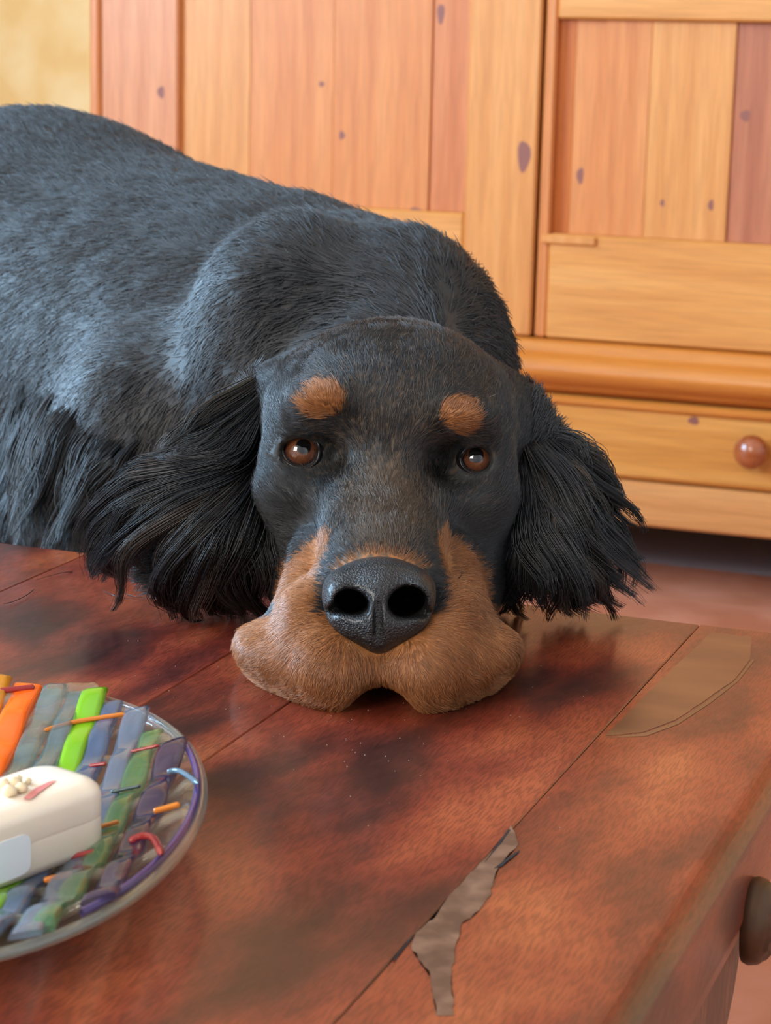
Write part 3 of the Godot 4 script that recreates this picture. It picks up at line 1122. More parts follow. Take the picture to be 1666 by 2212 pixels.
func build_case() -> void:
	var y0 := TABLE_Y + 0.0115
	var f := on_y(-110, 1984, y0)
	var r := on_y(232, 1852, y0)
	var e1 := (r - f)
	var L1 := e1.length()
	e1 = e1.normalized()
	var e2 := Vector3(e1.z, 0, -e1.x)
	if e2.dot(dish_r) > 0.0:
		e2 = -e2
	var L2 := 0.030
	var c := f + e1 * L1 * 0.5 + e2 * L2 * 0.5
	var case_o := thing("plastic_case", "small cream white rounded plastic case lying in the glass dish", "case", c)
	var H := 0.0240
	var prof := [[-0.0045, 0.0], [-0.0012, 0.0012], [0.0, 0.004], [0.0, 0.0118], [-0.0006, 0.0121], [-0.0006, 0.0125], [0.0, 0.0128], [0.0, H - 0.0045], [-0.0008, H - 0.0024], [-0.0026, H - 0.0007], [-0.005, H], [-0.008, H + 0.0003], [-0.012, H + 0.0004]]
	var rows := []
	for q in prof:
		rows.append(rounded(Vector3.ZERO, e1, e2, L1 * 0.5 + q[0], L2 * 0.5 + q[0], maxf(0.0085 + q[0] * 0.6, 0.001), q[1]))
	var mb := MB.new()
	mb.grid(rows, true, Vector3(0, H * 0.5, 0))
	var top: Array = rows[rows.size() - 1]
	for k in range(1, top.size() - 1):
		mb.tri(top[0], top[k], top[k + 1], Vector3.UP)
	for k in range(1, top.size() - 1):
		mb.tri(rows[0][0], rows[0][k], rows[0][k + 1], Vector3.DOWN)
	var m := plain(srgb(246, 228, 206), 0.26)
	m.subsurf_scatter_enabled = true
	m.subsurf_scatter_strength = 0.15
	put("shell", mb.mesh(), m, case_o)
	# faded red printed stroke on the lid
	var pr := MB.new()
	var yt := y0 + H + 0.0004
	var pts := []
	for q in [[34, 1738], [60, 1716], [92, 1701], [108, 1698], [98, 1706], [74, 1722], [50, 1740]]:
		var p := on_y(q[0], q[1], yt) - c
		pts.append(Vector3(p.x, H + 0.0006, p.z))
	for k in range(1, pts.size() - 1):
		pr.tri(pts[0], pts[k], pts[k + 1], Vector3.UP)
	put("printed_mark", pr.mesh(), plain(srgb(214, 128, 124), 0.4), case_o).set_meta("label", "faded red printed stroke")
	# white glossy panel let into the long side
	var pan := MB.new()
	var nrm := -e2
	var ring := []
	var base := -e2 * (L2 * 0.5 + 0.0003)
	var px1 := (on_y(66, 1902, y0) - c).dot(e1) - 0.0062
	var px0 := px1 - 0.019
	for k in 28:
		var a := TAU * k / 28.0
		var cc := Vector2(signf(cos(a)) * absf(cos(a)) ** 0.4, signf(sin(a)) * absf(sin(a)) ** 0.4)
		ring.append(base + e1 * lerpf(px0, px1, cc.x * 0.5 + 0.5) + Vector3(0, lerpf(0.0034, 0.0162, cc.y * 0.5 + 0.5), 0))
	var pm := base + e1 * (px0 + px1) * 0.5 + Vector3(0, 0.0098, 0)
	for k in 28:
		pan.tri(pm, ring[k], ring[(k + 1) % 28], nrm)
		pan.quad(ring[k], ring[(k + 1) % 28], ring[(k + 1) % 28] + e2 * 0.0006, ring[k] + e2 * 0.0006, ring[k] - pm)
	put("side_panel", pan.mesh(), plain(srgb(244, 246, 248), 0.2), case_o).set_meta("label", "white glossy panel")
	# beige crumbs lying on the lid
	var i := 0
	for q in [[14, 1716, 0.0026], [30, 1724, 0.0021], [4, 1732, 0.0024], [44, 1706, 0.0014], [22, 1700, 0.0015], [-8, 1720, 0.0026]]:
		var p := on_y(q[0], q[1], y0 + H + 0.0004)
		var rr := []
		for a in 6:
			var th := PI * (a + 0.02) / 5.04
			var row := []
			for j in 9:
				var ph := TAU * j / 9
				var d := Vector3(sin(th) * cos(ph), cos(th) * 0.75, sin(th) * sin(ph))
				row.append(d * q[2] * (1.0 + 0.35 * fnoise.get_noise_3d(d.x * 60.0 + i * 50.0, d.y * 60.0, d.z * 60.0)))
			rr.append(row)
		mb = MB.new()
		mb.grid(rr, true, Vector3.ZERO)
		var o := put(numbered("crumb"), mb.mesh(), plain(srgb(232, 208, 170), 0.8), self, p + Vector3(0, q[2] * 0.70, 0))
		tag(o, "pale beige biscuit crumb on the lid of the cream plastic case", "crumb", "crumbs on the case lid")
		i += 1
	# dust and tiny crumbs on the table top
	var mm := MultiMesh.new()
	mm.transform_format = MultiMesh.TRANSFORM_3D
	var speck := MB.new()
	var s := 0.00017
	speck.tri(Vector3(s, 0, 0), Vector3(-s, 0, s), Vector3(0, s, 0), Vector3(0, 0.5, 1).normalized())
	speck.tri(Vector3(-s, 0, s), Vector3(-s, 0, -s), Vector3(0, s, 0), Vector3(-1, 0.5, 0).normalized())
	speck.tri(Vector3(-s, 0, -s), Vector3(s, 0, 0), Vector3(0, s, 0), Vector3(1, 0.5, -1).normalized())
	mm.mesh = speck.mesh()
	mm.instance_count = 260
	for k in 260:
		var p := on_y(clampf(rng.randfn(720, 420), 20, 1640), clampf(rng.randfn(1520, 130), 1390, 2180), TABLE_Y + 0.0001)
		if p.x > TABLE_RIGHT - 0.012:
			p.x = TABLE_RIGHT - 0.03 - rng.randf() * 0.2
		mm.set_instance_transform(k, Transform3D(Basis(Vector3.UP, rng.randf() * TAU).scaled(Vector3.ONE * rng.randf_range(0.5, 1.5)), p))
	var dust := MultiMeshInstance3D.new()
	dust.name = "table_dust"
	dust.multimesh = mm
	dust.material_override = plain(srgb(170, 146, 130), 0.8)
	dust.set_meta("kind", "stuff")
	add_child(dust)
	tag(dust, "fine pale dust specks scattered over the table planks", "dust")

# ---------------------------------------------------------------- the dog
const SKIN_EYES := [[643.0, 974.0, 40.0, 30.5], [1033.0, 990.0, 31.0, 26.0]]
var poly_tan := PackedVector2Array()
var coat_black := Color(0.024, 0.024, 0.026)

func in_ell(p: Vector2, cx: float, cy: float, rx: float, ry: float, ang := 0.0) -> float:
	var q := (p - Vector2(cx, cy)).rotated(-ang)
	return 1.0 - Vector2(q.x / rx, q.y / ry).length()

# coat colour of one hair rooted at a place on the head: black, with rust tan spots over the eyes and a rust tan muzzle;
# where two colours meet or mix, single hairs of each stand side by side
func head_coat(pos: Vector3, rough_edge := 9.0) -> Color:
	var p := pix(pos)
	var mixed := p + Vector2(fnoise.get_noise_2d(p.x * 6.0, p.y * 6.0), fnoise.get_noise_2d(p.x * 6.0 + 900.0, p.y * 6.0)) * rough_edge * 1.6
	var luck := absf(fmod(sin(p.x * 12.9898 + p.y * 78.233) * 43758.5453, 1.0))
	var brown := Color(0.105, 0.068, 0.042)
	var rust := Color(0.36, 0.138, 0.042)
	if pos.z <= -1.0:
		return coat_black
	p = mixed
	# spots over the eyes
	if maxf(in_ell(p, 698, 858, 46, 42, -0.15), in_ell(p, 662, 866, 20, 14, -0.1)) > 0.0 or in_ell(p, 994, 893, 43, 41, -0.3) > 0.0:
		return rust
	# thin tan line round the top of the nose leather
	if p.y < 1235.0 and in_ell(p, 822, 1264, 116, 74) > 0.0:
		return rust if luck < 0.55 else brown
	# tan muzzle
	if Geometry2D.is_point_in_polygon(p, poly_tan):
		return rust
	if in_ell(p, 562, 1280, 15, 70, 0.15) > 0.0:
		return rust
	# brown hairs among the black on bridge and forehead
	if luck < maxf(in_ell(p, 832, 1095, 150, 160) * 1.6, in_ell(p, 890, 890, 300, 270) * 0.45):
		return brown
	return coat_black

func body_coat(pos: Vector3) -> Color:
	return Color(0.30, 0.13, 0.05) if (CAM * pos).y < 0.16 else coat_black

func hair_mesh(thick: float, curl: float, lift: float) -> ArrayMesh:
	var mb := MB.new()
	var pts := PackedVector3Array()
	for i in 6:
		var t := i / 5.0
		pts.append(Vector3(curl * t * t, t, -0.06 + lift * sin(t * 2.3)))
	mb.strand(pts, thick, 0.2)
	return mb.mesh()

# scatter hairs over a net; flow gives the combing direction, look returns [length, colour, share]
func fur(called: String, net: Array, density: float, flow: Callable, look: Callable, meshes: Array, mat: Material, parent: Node3D) -> void:
	var vs: PackedVector3Array = net[0]
	var ns: PackedVector3Array = net[1]
	var q: PackedInt32Array = net[2]
	var where := []
	var tint := []
	for m in meshes:
		where.append([])
		tint.append([])
	for i in range(0, q.size(), 4):
		var a := vs[q[i]]
		var b := vs[q[i + 1]]
		var c := vs[q[i + 2]]
		var d := vs[q[i + 3]]
		var area := (c - a).cross(d - b).length() * 0.5
		var mid := (a + b + c + d) * 0.25
		var nrm := (ns[q[i]] + ns[q[i + 1]] + ns[q[i + 2]] + ns[q[i + 3]]).normalized()
		var info: Array = look.call(mid, nrm)
		var share: float = info[1]
		if share <= 0.0:
			continue
		var fl: Vector3 = flow.call(mid, nrm)
		var want := area * density * share
		var count := int(want + rng.randf())
		for k in count:
			var u := rng.randf()
			var w := rng.randf()
			var p := a.lerp(b, u).lerp(d.lerp(c, u), w)
			var len: float = info[0]
			var f := fl
			var t1 := fnoise.get_noise_3d(p.x * 4200.0, p.y * 4200.0, p.z * 4200.0)
			var t2 := fnoise.get_noise_3d(p.x * 1300.0 + 77.0, p.y * 1300.0, p.z * 1300.0)
			f = f.rotated(nrm, t1 * 0.75 + t2 * 0.5 + rng.randfn(0.0, 0.16))
			var up := nrm
			f = (f - up * f.dot(up)).normalized()
			var lift := rng.randfn(0.05, 0.08) + t1 * 0.10
			var y := (f * cos(lift) + up * sin(lift)).normalized()
			var z := (up - y * up.dot(y)).normalized()
			var x := y.cross(z)
			len *= rng.randf_range(0.7, 1.25) * (1.0 + t2 * 0.3)
			var col: Color = info[2].call(p)
			var br := rng.randf_range(0.65, 1.35)
			col = Color(col.r * br, col.g * br, col.b * br)
			var mi := rng.randi() % meshes.size()
			where[mi].append(CAM * Transform3D(Basis(x * len, y * len, z * len), p))
			tint[mi].append(col)
	for mi in meshes.size():
		var mm := MultiMesh.new()
		mm.transform_format = MultiMesh.TRANSFORM_3D
		mm.use_colors = true
		mm.mesh = meshes[mi]
		mm.instance_count = where[mi].size()
		for k in where[mi].size():
			mm.set_instance_transform(k, where[mi][k])
			mm.set_instance_color(k, tint[mi][k])
		var o := MultiMeshInstance3D.new()
		o.name = called
		o.multimesh = mm
		o.material_override = mat
		o.set_meta("kind", "stuff")
		parent.add_child(o, true)

func spline(ctrl: Array, n: int) -> PackedVector3Array:
	var out := PackedVector3Array()
	var m := ctrl.size() - 1
	for i in n:
		var f := float(i) / (n - 1) * m
		var k := mini(int(f), m - 1)
		var t := f - k
		var p0: Vector3 = ctrl[maxi(k - 1, 0)]
		var p1: Vector3 = ctrl[k]
		var p2: Vector3 = ctrl[k + 1]
		var p3: Vector3 = ctrl[mini(k + 2, m)]
		out.append(p1.cubic_interpolate(p2, p0, p3, t))
	return out

# locks of long hair between neighbouring guides (each guide: [px, py, depth] points)
func locks(mb: MB, guides: Array, n_locks: int, per: int, spread: float, rad: float, wave: float, base: Color, floor_y := -1.0, stagger := 1) -> void:
	var G := []
	for g in guides:
		var row := []
		for q in g:
			row.append(cam_pt(q[0], q[1], q[2]))
		G.append(row)
	var seg := 13
	for l in n_locks:
		var f := (l + rng.randf()) / n_locks * (G.size() - 1)
		var k := mini(int(f), G.size() - 2)
		var t := f - k
		var ctrl := []
		var jit := Vector3(rng.randfn(0, 0.003), rng.randfn(0, 0.003), rng.randfn(0, 0.006))
		var late := Vector3(rng.randfn(0, 0.0042), rng.randfn(0, 0.005), rng.randfn(0, 0.006))
		var cut := rng.randf_range(0.82, 1.04)
		for j in G[k].size():
			var s: float = float(j) / (G[k].size() - 1)
			ctrl.append(G[k][j].lerp(G[k + 1][j], t) + jit * (0.3 + s) + late * s * s)
		var line := spline(ctrl, seg + 4)
		var last := int(cut * (seg + 3))
		var tone := rng.randf_range(0.45, 1.35)
		var warm := maxf(0.0, rng.randfn(0.0, 0.5))
		var ph := rng.randf() * TAU
		var freq := rng.randf_range(6.0, 13.0)
		var wid := spread * rng.randf_range(0.6, 1.4)
		var begin0 := rng.randi() % stagger
		for h in per:
			var begin := mini(begin0 + rng.randi() % 2, 9) if stagger > 1 else 0
			var o := Vector3(rng.randfn(0, 0.5), rng.randfn(0, 0.35), rng.randfn(0, 0.5)) * wid
			var pts := PackedVector3Array()
			var stop := last - rng.randi() % 4
			var ph2 := ph + rng.randfn(0, 0.18)
			for i in range(begin, stop + 1):
				var s := float(i) / (seg + 3)
				var narrow := (0.35 + 0.9 * sin(minf(s * 1.25, 1.0) * PI * 0.62)) * (1.0 - 0.8 * s * s)
				var wv := sin(s * freq + ph2) * wave * s
				var p := line[i] + o * narrow + Vector3(wv, wv * 0.3, wv * 0.5)
				var wp := CAM * p
				if floor_y > 0.0 and wp.y < floor_y and wp.z > TABLE_BACK:
					wp.y = floor_y + rng.randf() * 0.001
				pts.append(wp)
			if pts.size() < 3:
				continue
			var br := tone * rng.randf_range(0.7, 1.3)
			mb.col = Color(base.r * br * (1.0 + warm), base.g * br * (1.0 + warm * 0.45), base.b * br)
			mb.strand(pts, rad * rng.randf_range(0.7, 1.2), 0.3)

func build_dog() -> void:
	for q in [[704, 1142], [655, 1188], [612, 1226], [598, 1284], [594, 1322], [556, 1338], [500, 1352], [440, 1400], [440, 1640], [1200, 1640], [1190, 1380], [1106, 1340], [1062, 1316], [1058, 1240], [1022, 1192], [962, 1146], [944, 1170], [962, 1250], [952, 1330], [690, 1330], [688, 1240], [712, 1176]]:
		poly_tan.append(Vector2(q[0], q[1]))
	var hb := Blob.new()
	var E := func(bl: Blob, px: float, py: float, d: float, rx: float, ry: float, rz: float, k: float, turn := 0.0, minus := 0) -> void:
		bl.ell(cam_pt(px, py, d), Vector3(rx * d / F, ry * d / F, rz), k, Basis(Vector3.BACK, turn), minus)
	# skull, brow and cheeks
	E.call(hb, 843, 908, 0.992, 272, 226, 0.080, 0.02)
	E.call(hb, 838, 930, 0.950, 226, 140, 0.038, 0.03)
	E.call(hb, 830, 1110, 1.000, 262, 225, 0.055, 0.03)
	E.call(hb, 655, 1205, 0.970, 90, 160, 0.034, 0.014)
	E.call(hb, 1016, 1210, 0.972, 88, 160, 0.034, 0.014)
	hb.bone(cam_pt(845, 930, 1.07), cam_pt(835, 880, 1.16), 0.052, 0.058, 0.03)
	# muzzle with the bulge behind the nose
	hb.bone(cam_pt(822, 1238, 0.888), cam_pt(834, 1060, 0.955), 0.0262, 0.0285, 0.02)
	hb.bone(cam_pt(834, 1060, 0.955), cam_pt(838, 960, 0.975), 0.027, 0.026, 0.02)
	# upper lips hanging beside the muzzle
	hb.bone(cam_pt(674, 1205, 0.925), cam_pt(645, 1345, 0.900), 0.0105, 0.0100, 0.006)
	hb.bone(cam_pt(980, 1207, 0.925), cam_pt(1008, 1345, 0.900), 0.0105, 0.0100, 0.006)
	# flews spread on the table
	E.call(hb, 624, 1432, 0.895, 130, 80, 0.040, 0.009, -0.40)
	E.call(hb, 1006, 1440, 0.895, 132, 84, 0.040, 0.009, 0.38)
	E.call(hb, 722, 1440, 0.866, 112, 108, 0.030, 0.012, -0.25)
	E.call(hb, 918, 1442, 0.866, 114, 110, 0.030, 0.012, 0.25)
	E.call(hb, 664, 1345, 0.886, 60, 84, 0.030, 0.014, 0.1)
	E.call(hb, 980, 1348, 0.886, 60, 84, 0.030, 0.014, -0.1)
	E.call(hb, 820, 1478, 0.940, 90, 52, 0.03, 0.008)
	# brow bumps and cheek bones
	E.call(hb, 692, 862, 0.919, 66, 45, 0.022, 0.014, -0.15)
	E.call(hb, 998, 893, 0.922, 62, 43, 0.022, 0.014, 0.1)
	E.call(hb, 615, 1062, 0.945, 66, 62, 0.018, 0.02)
	E.call(hb, 1048, 1070, 0.950, 62, 62, 0.018, 0.02)
	# ear leathers
	hb.bone(cam_pt(596, 868, 1.0), cam_pt(520, 930, 0.995), 0.018, 0.014, 0.02)
	hb.bone(cam_pt(1095, 890, 1.0), cam_pt(1165, 990, 1.0), 0.017, 0.014, 0.02)
	E.call(hb, 445, 1075, 0.992, 95, 225, 0.012, 0.012, -0.55)
	E.call(hb, 1205, 1120, 0.995, 80, 205, 0.012, 0.012, 0.32)
	# eye sockets (deeper towards the bridge), lids over the eyeballs, their openings
	E.call(hb, 690, 978, 0.908, 74, 56, 0.038, 0.012, 0.15, 1)
	E.call(hb, 984, 990, 0.912, 76, 56, 0.038, 0.012, -0.15, 1)
	hb.ell(cam_pt(646, 976, 0.9455), Vector3(0.0150, 0.0132, 0.0142), 0.008)
	hb.ell(cam_pt(1031, 992, 0.9495), Vector3(0.0142, 0.0128, 0.0142), 0.008)
	E.call(hb, 643, 974, 0.930, 43, 33, 0.020, 0.002, 0.0, 1)
	E.call(hb, 1032, 990, 0.934, 34, 29, 0.020, 0.002, 0.0, 1)
	# mouth gap and the groove under the nose
	E.call(hb, 824, 1576, 0.850, 80, 84, 0.058, 0.006, 0.0, 1)
	E.call(hb, 758, 1304, 0.862, 36, 25, 0.034, 0.002, -0.25, 1)
	E.call(hb, 881, 1304, 0.862, 41, 32, 0.034, 0.002, 0.2, 1)
	hb.bone(cam_pt(817, 1405, 0.834), cam_pt(822, 1520, 0.836), 0.0046, 0.0052, 0.004, 1)
	var head := hb.net(cam_pt(180, 1620, 1.12) + Vector3(-0.02, -0.01, 0), Vector3(0.14, 0.11, -0.82), 0.0024)
	# trunk
	var bb := Blob.new()
	bb.bone(cam_pt(845, 900, 1.10), cam_pt(800, 790, 1.2), 0.056, 0.06, 0.03)
	E.call(bb, 862, 815, 1.175, 250, 338, 0.085, 0.03)
	E.call(bb, 636, 808, 1.172, 256, 362, 0.080, 0.014)
	E.call(bb, 330, 930, 1.205, 195, 240, 0.07, 0.03)
	bb.bone(cam_pt(540, 900, 1.36), cam_pt(60, 722, 1.55), 0.145, 0.152, 0.05)
	bb.bone(cam_pt(60, 722, 1.55), cam_pt(-420, 640, 1.78), 0.152, 0.125, 0.05)
	bb.bone(cam_pt(540, 900, 1.36), cam_pt(770, 700, 1.26), 0.12, 0.06, 0.05)
	var inv := CAM.affine_inverse()
	var leg := func(top: Vector3, mid: Vector3, low: Vector3, foot: Vector3, r: float) -> void:
		bb.bone(inv * top, inv * mid, r * 1.7, r * 1.0, 0.03)
		bb.bone(inv * mid, inv * low, r * 1.0, r * 0.75, 0.02)
		bb.bone(inv * low, inv * foot, r * 0.75, r * 0.95, 0.02)
		bb.bone(inv * foot, inv * (foot + Vector3(0.035, -0.004, 0.05)), r * 0.95, r * 0.8, 0.02)
	var s1 := at(320, 1000, 1.24)
	var s2 := at(900, 1000, 1.26)
	leg.call(s1, Vector3(s1.x - 0.03, 0.33, s1.z - 0.03), Vector3(s1.x + 0.01, 0.13, s1.z + 0.0), Vector3(s1.x + 0.015, 0.034, s1.z + 0.01), 0.034)
	leg.call(s2, Vector3(s2.x - 0.03, 0.33, s2.z - 0.05), Vector3(s2.x + 0.01, 0.13, s2.z - 0.02), Vector3(s2.x + 0.015, 0.034, s2.z - 0.01), 0.034)
	for sgn in [-1.0, 1.0]:
		var h: Vector3 = at(-400, 760, 1.76) + Vector3(0.05, 0, -0.07) * sgn
		leg.call(h, Vector3(h.x + 0.06, 0.36, h.z + 0.03), Vector3(h.x - 0.08, 0.17, h.z - 0.04), Vector3(h.x - 0.05, 0.034, h.z - 0.02), 0.038)
	bb.bone(cam_pt(-440, 600, 1.8), cam_pt(-700, 800, 1.95), 0.03, 0.012, 0.03)
	var body := bb.net(Vector3(-0.85, -0.75, -2.15), Vector3(0.16, 0.30, -0.98), 0.012)
	var skin := StandardMaterial3D.new()
	skin.vertex_color_use_as_albedo = true
	skin.roughness = 0.6
	var mb := MB.new()
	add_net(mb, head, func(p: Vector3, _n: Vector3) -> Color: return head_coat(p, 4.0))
	add_net(mb, body, func(p: Vector3, _n: Vector3) -> Color: return body_coat(p))
	var dog := put("dog", mb.mesh(), skin)
	tag(dog, "black dog with rust tan markings resting its chin on the table", "dog")
	# coat
	var coat := StandardMaterial3D.new()
	coat.vertex_color_use_as_albedo = true
	coat.roughness = 0.46
	coat.metallic_specular = 0.62
	var hair_short := [hair_mesh(0.027, 0.05, 0.08), hair_mesh(0.022, -0.08, 0.11)]
	var hair_long := [hair_mesh(0.024, 0.10, 0.07), hair_mesh(0.020, -0.12, 0.09)]
	var head_flow := func(p: Vector3, n: Vector3) -> Vector3:
		var q := pix(p)
		var d := q - Vector2(822, 1262)
		if q.y > 1240.0:
			d = q - Vector2(817, 1330)
			d.y += 60.0
		if q.y < 900.0 and absf(q.x - 845.0) > 120.0:
			d.y *= 0.6
		var f := Vector3(d.x, -d.y, 0.0).normalized()
		f.z -= 0.25
		return f
	var head_look := func(p: Vector3, n: Vector3) -> Array:
		var q := pix(p)
		if (CAM * p).y < TABLE_Y + 0.001:
			return [0.0, 0.0, head_coat]
		for e in SKIN_EYES:
			if Vector2((q.x - e[0]) / e[2], (q.y - e[1]) / e[3]).length() < 1.34 and p.z > -0.97:
				return [0.0, 0.0, head_coat]
		if in_ell(q, 818, 1296, 116, 92) > 0.0 or in_ell(q, 816, 1370, 66, 46) > 0.0:
			return [0.0, 0.0, head_coat]
		if n.z < -0.35 and p.z > -1.02:
			return [0.0, 0.0, head_coat]
		if p.z < -1.08:
			return [0.0, 0.0, head_coat]
		var near := 9.0
		for e in SKIN_EYES:
			near = minf(near, Vector2((q.x - e[0]) / e[2], (q.y - e[1]) / e[3]).length())
		var l := 0.0050
		var share := 1.0
		if q.y > 1150.0:
			l = 0.0042
			share = 1.4
		if near < 2.2:
			l = minf(l, 0.0036)
			share = 1.2
		if q.x < 540.0 and q.y < 1280.0 or q.x > 1150.0 and q.y < 1300.0:
			l = 0.012
			share = 0.6
		return [l, share, head_coat]
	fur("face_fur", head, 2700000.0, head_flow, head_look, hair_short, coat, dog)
	var body_flow := func(p: Vector3, n: Vector3) -> Vector3:
		var q := pix(p)
		var rump := (cam_pt(-420, 560, 1.78) - cam_pt(800, 560, 1.2)).normalized()
		var down := inv.basis * Vector3.DOWN
		var g := clampf((q.y - 330.0) / 500.0, 0.15, 1.1)
		return rump * 0.75 + down * g + n * 0.05
	var body_look := func(p: Vector3, n: Vector3) -> Array:
		var w := CAM * p
		if w.y < 0.34 or n.z < -0.6:
			return [0.0, 0.0, body_coat]
		var q := pix(p)
		var l := 0.0125
		if q.x > 560.0 and q.y > 560.0:
			l = 0.015
		return [l, 1.0 if n.z > -0.2 else 0.5, body_coat]
	fur("body_fur", body, 420000.0, body_flow, body_look, hair_long, coat, dog)
	# long hair of the ears
	var silk := StandardMaterial3D.new()
	silk.vertex_color_use_as_albedo = true
	silk.roughness = 0.34
	var em := MB.new()
	locks(em, [
		[[575, 800, 0.995], [520, 840, 0.985], [455, 880, 0.975], [400, 930, 0.972], [360, 975, 0.975], [318, 1002, 0.985]],
		[[575, 830, 0.99], [530, 900, 0.972], [470, 960, 0.962], [410, 990, 0.960], [360, 1000, 0.965], [325, 1005, 0.975]],
		[[560, 870, 0.985], [535, 940, 0.965], [490, 1000, 0.955], [430, 1012, 0.957], [380, 1010, 0.962], [345, 1010, 0.97]],
	], 38, 90, 0.0048, 0.00030, 0.004, coat_black, TABLE_Y + 0.0006, 3)
	locks(em, [
		[[545, 960, 0.975], [450, 1000, 0.96], [350, 1012, 0.962], [262, 1022, 0.968], [205, 1075, 0.978], [188, 1150, 0.985]],
		[[545, 990, 0.972], [460, 1030, 0.952], [360, 1060, 0.95], [270, 1110, 0.958], [215, 1190, 0.975], [195, 1262, 0.99]],
		[[545, 1010, 0.97], [470, 1060, 0.948], [380, 1110, 0.945], [305, 1170, 0.952], [262, 1240, 0.97], [285, 1290, 0.99]],
	], 34, 90, 0.0048, 0.00030, 0.006, coat_black, TABLE_Y + 0.0006, 3)
	locks(em, [
		[[548, 1000, 0.97], [475, 1070, 0.945], [400, 1140, 0.94], [345, 1215, 0.948], [345, 1285, 0.97], [400, 1330, 0.988]],
		[[550, 1010, 0.97], [500, 1090, 0.942], [440, 1160, 0.937], [400, 1230, 0.945], [400, 1295, 0.968], [460, 1335, 0.986]],
		[[552, 1000, 0.97], [525, 1090, 0.945], [480, 1170, 0.938], [450, 1240, 0.945], [455, 1300, 0.965], [510, 1333, 0.982]],
		[[553, 980, 0.972], [550, 1080, 0.955], [525, 1170, 0.948], [505, 1240, 0.95], [505, 1295, 0.965], [538, 1320, 0.976]],
		[[557, 960, 0.975], [562, 1060, 0.968], [556, 1150, 0.962], [545, 1220, 0.962], [538, 1280, 0.967], [545, 1316, 0.975]],
	], 62, 90, 0.0048, 0.00030, 0.006, coat_black, TABLE_Y + 0.0006, 3)
	# stray hairs lying on the table beside the ear
	for q in [[[215, 1180], [180, 1232], [120, 1240], [62, 1256]], [[210, 1170], [186, 1250], [230, 1288], [300, 1300]], [[235, 1220], [240, 1272], [280, 1292], [330, 1296]], [[60, 1275], [40, 1290], [10, 1304], [-10, 1308]]]:
		var ctrl := []
		for k in q.size():
			var w := on_y(q[k][0], q[k][1], TABLE_Y + 0.0012)
			ctrl.append(w if k > 0 or q[0][0] < 100 else at(q[0][0], q[0][1], 0.985))
		em.col = Color(0.016, 0.014, 0.013)
		em.strand(spline(ctrl, 16), 0.0003, 0.25)
	put("ear_hair", em.mesh(), silk, dog).set_meta("kind", "stuff")
	em = MB.new()
	locks(em, [
		[[1140, 900, 1.0], [1180, 925, 1.0], [1215, 940, 1.0], [1250, 965, 1.0], [1285, 1000, 1.0], [1310, 1050, 1.0]],
		[[1140, 915, 0.995], [1195, 965, 0.985], [1250, 1010, 0.98], [1292, 1070, 0.98], [1325, 1135, 0.985], [1352, 1215, 0.99]],
		[[1140, 930, 0.99], [1190, 1000, 0.975], [1245, 1070, 0.965], [1292, 1150, 0.965], [1338, 1240, 0.975], [1384, 1318, 0.985]],
		[[1138, 950, 0.985], [1175, 1040, 0.965], [1215, 1120, 0.955], [1260, 1200, 0.955], [1310, 1270, 0.965], [1360, 1325, 0.98]],
		[[1135, 960, 0.985], [1155, 1060, 0.965], [1180, 1150, 0.955], [1210, 1230, 0.955], [1240, 1290, 0.965], [1260, 1325, 0.985]],
		[[1130, 960, 0.985], [1128, 1060, 0.972], [1122, 1150, 0.968], [1120, 1220, 0.966], [1116, 1280, 0.972], [1112, 1326, 0.985]],
		[[1112, 980, 0.99], [1108, 1070, 0.978], [1102, 1150, 0.972], [1100, 1220, 0.970], [1098, 1280, 0.975], [1096, 1326, 0.985]],
		[[1125, 980, 0.985], [1128, 1070, 0.97], [1130, 1150, 0.96], [1135, 1220, 0.96], [1140, 1280, 0.97], [1145, 1325, 0.985]],
	], 84, 84, 0.0048, 0.00030, 0.006, coat_black, TABLE_Y + 0.0006, 3)
	put("ear_hair", em.mesh(), silk, dog).set_meta("kind", "stuff")
	# feathering on the chest and elbow
	em = MB.new()
	var gs := []
	for q in [[[300, 940], [252, 985], [215, 1035], [190, 1090], [172, 1150], [162, 1215]], [[150, 860], [112, 915], [88, 975], [74, 1045], [62, 1120], [48, 1215]], [[20, 820], [2, 880], [-8, 955], [-14, 1040], [-25, 1120], [-40, 1215]]]:
		var row := []
		var d0 := 9.0
		for k in q.size():
			d0 = minf(d0, surf(bb, q[k][0], q[k][1]))
			row.append([q[k][0], q[k][1], maxf(d0 + 0.004 - 0.004 * k, 1.135)])
		gs.append(row)
	locks(em, gs, 64, 60, 0.0050, 0.00034, 0.006, coat_black * 0.55, -1.0, 7)
	put("chest_feathering", em.mesh(), silk, dog).set_meta("kind", "stuff")
	build_nose(dog)
	build_eyes(dog)
	build_whiskers(dog, silk)

func surf(bl: Blob, px: float, py: float) -> float:
	var all := PackedInt32Array(range(bl.kind.size()))
	var d := 1.0
	while d < 1.9:
		var v := bl.value(cam_pt(px, py, d), all)
		if v < 0.0005:
			return d
		d += maxf(v * 0.8, 0.001)
	return 1.9

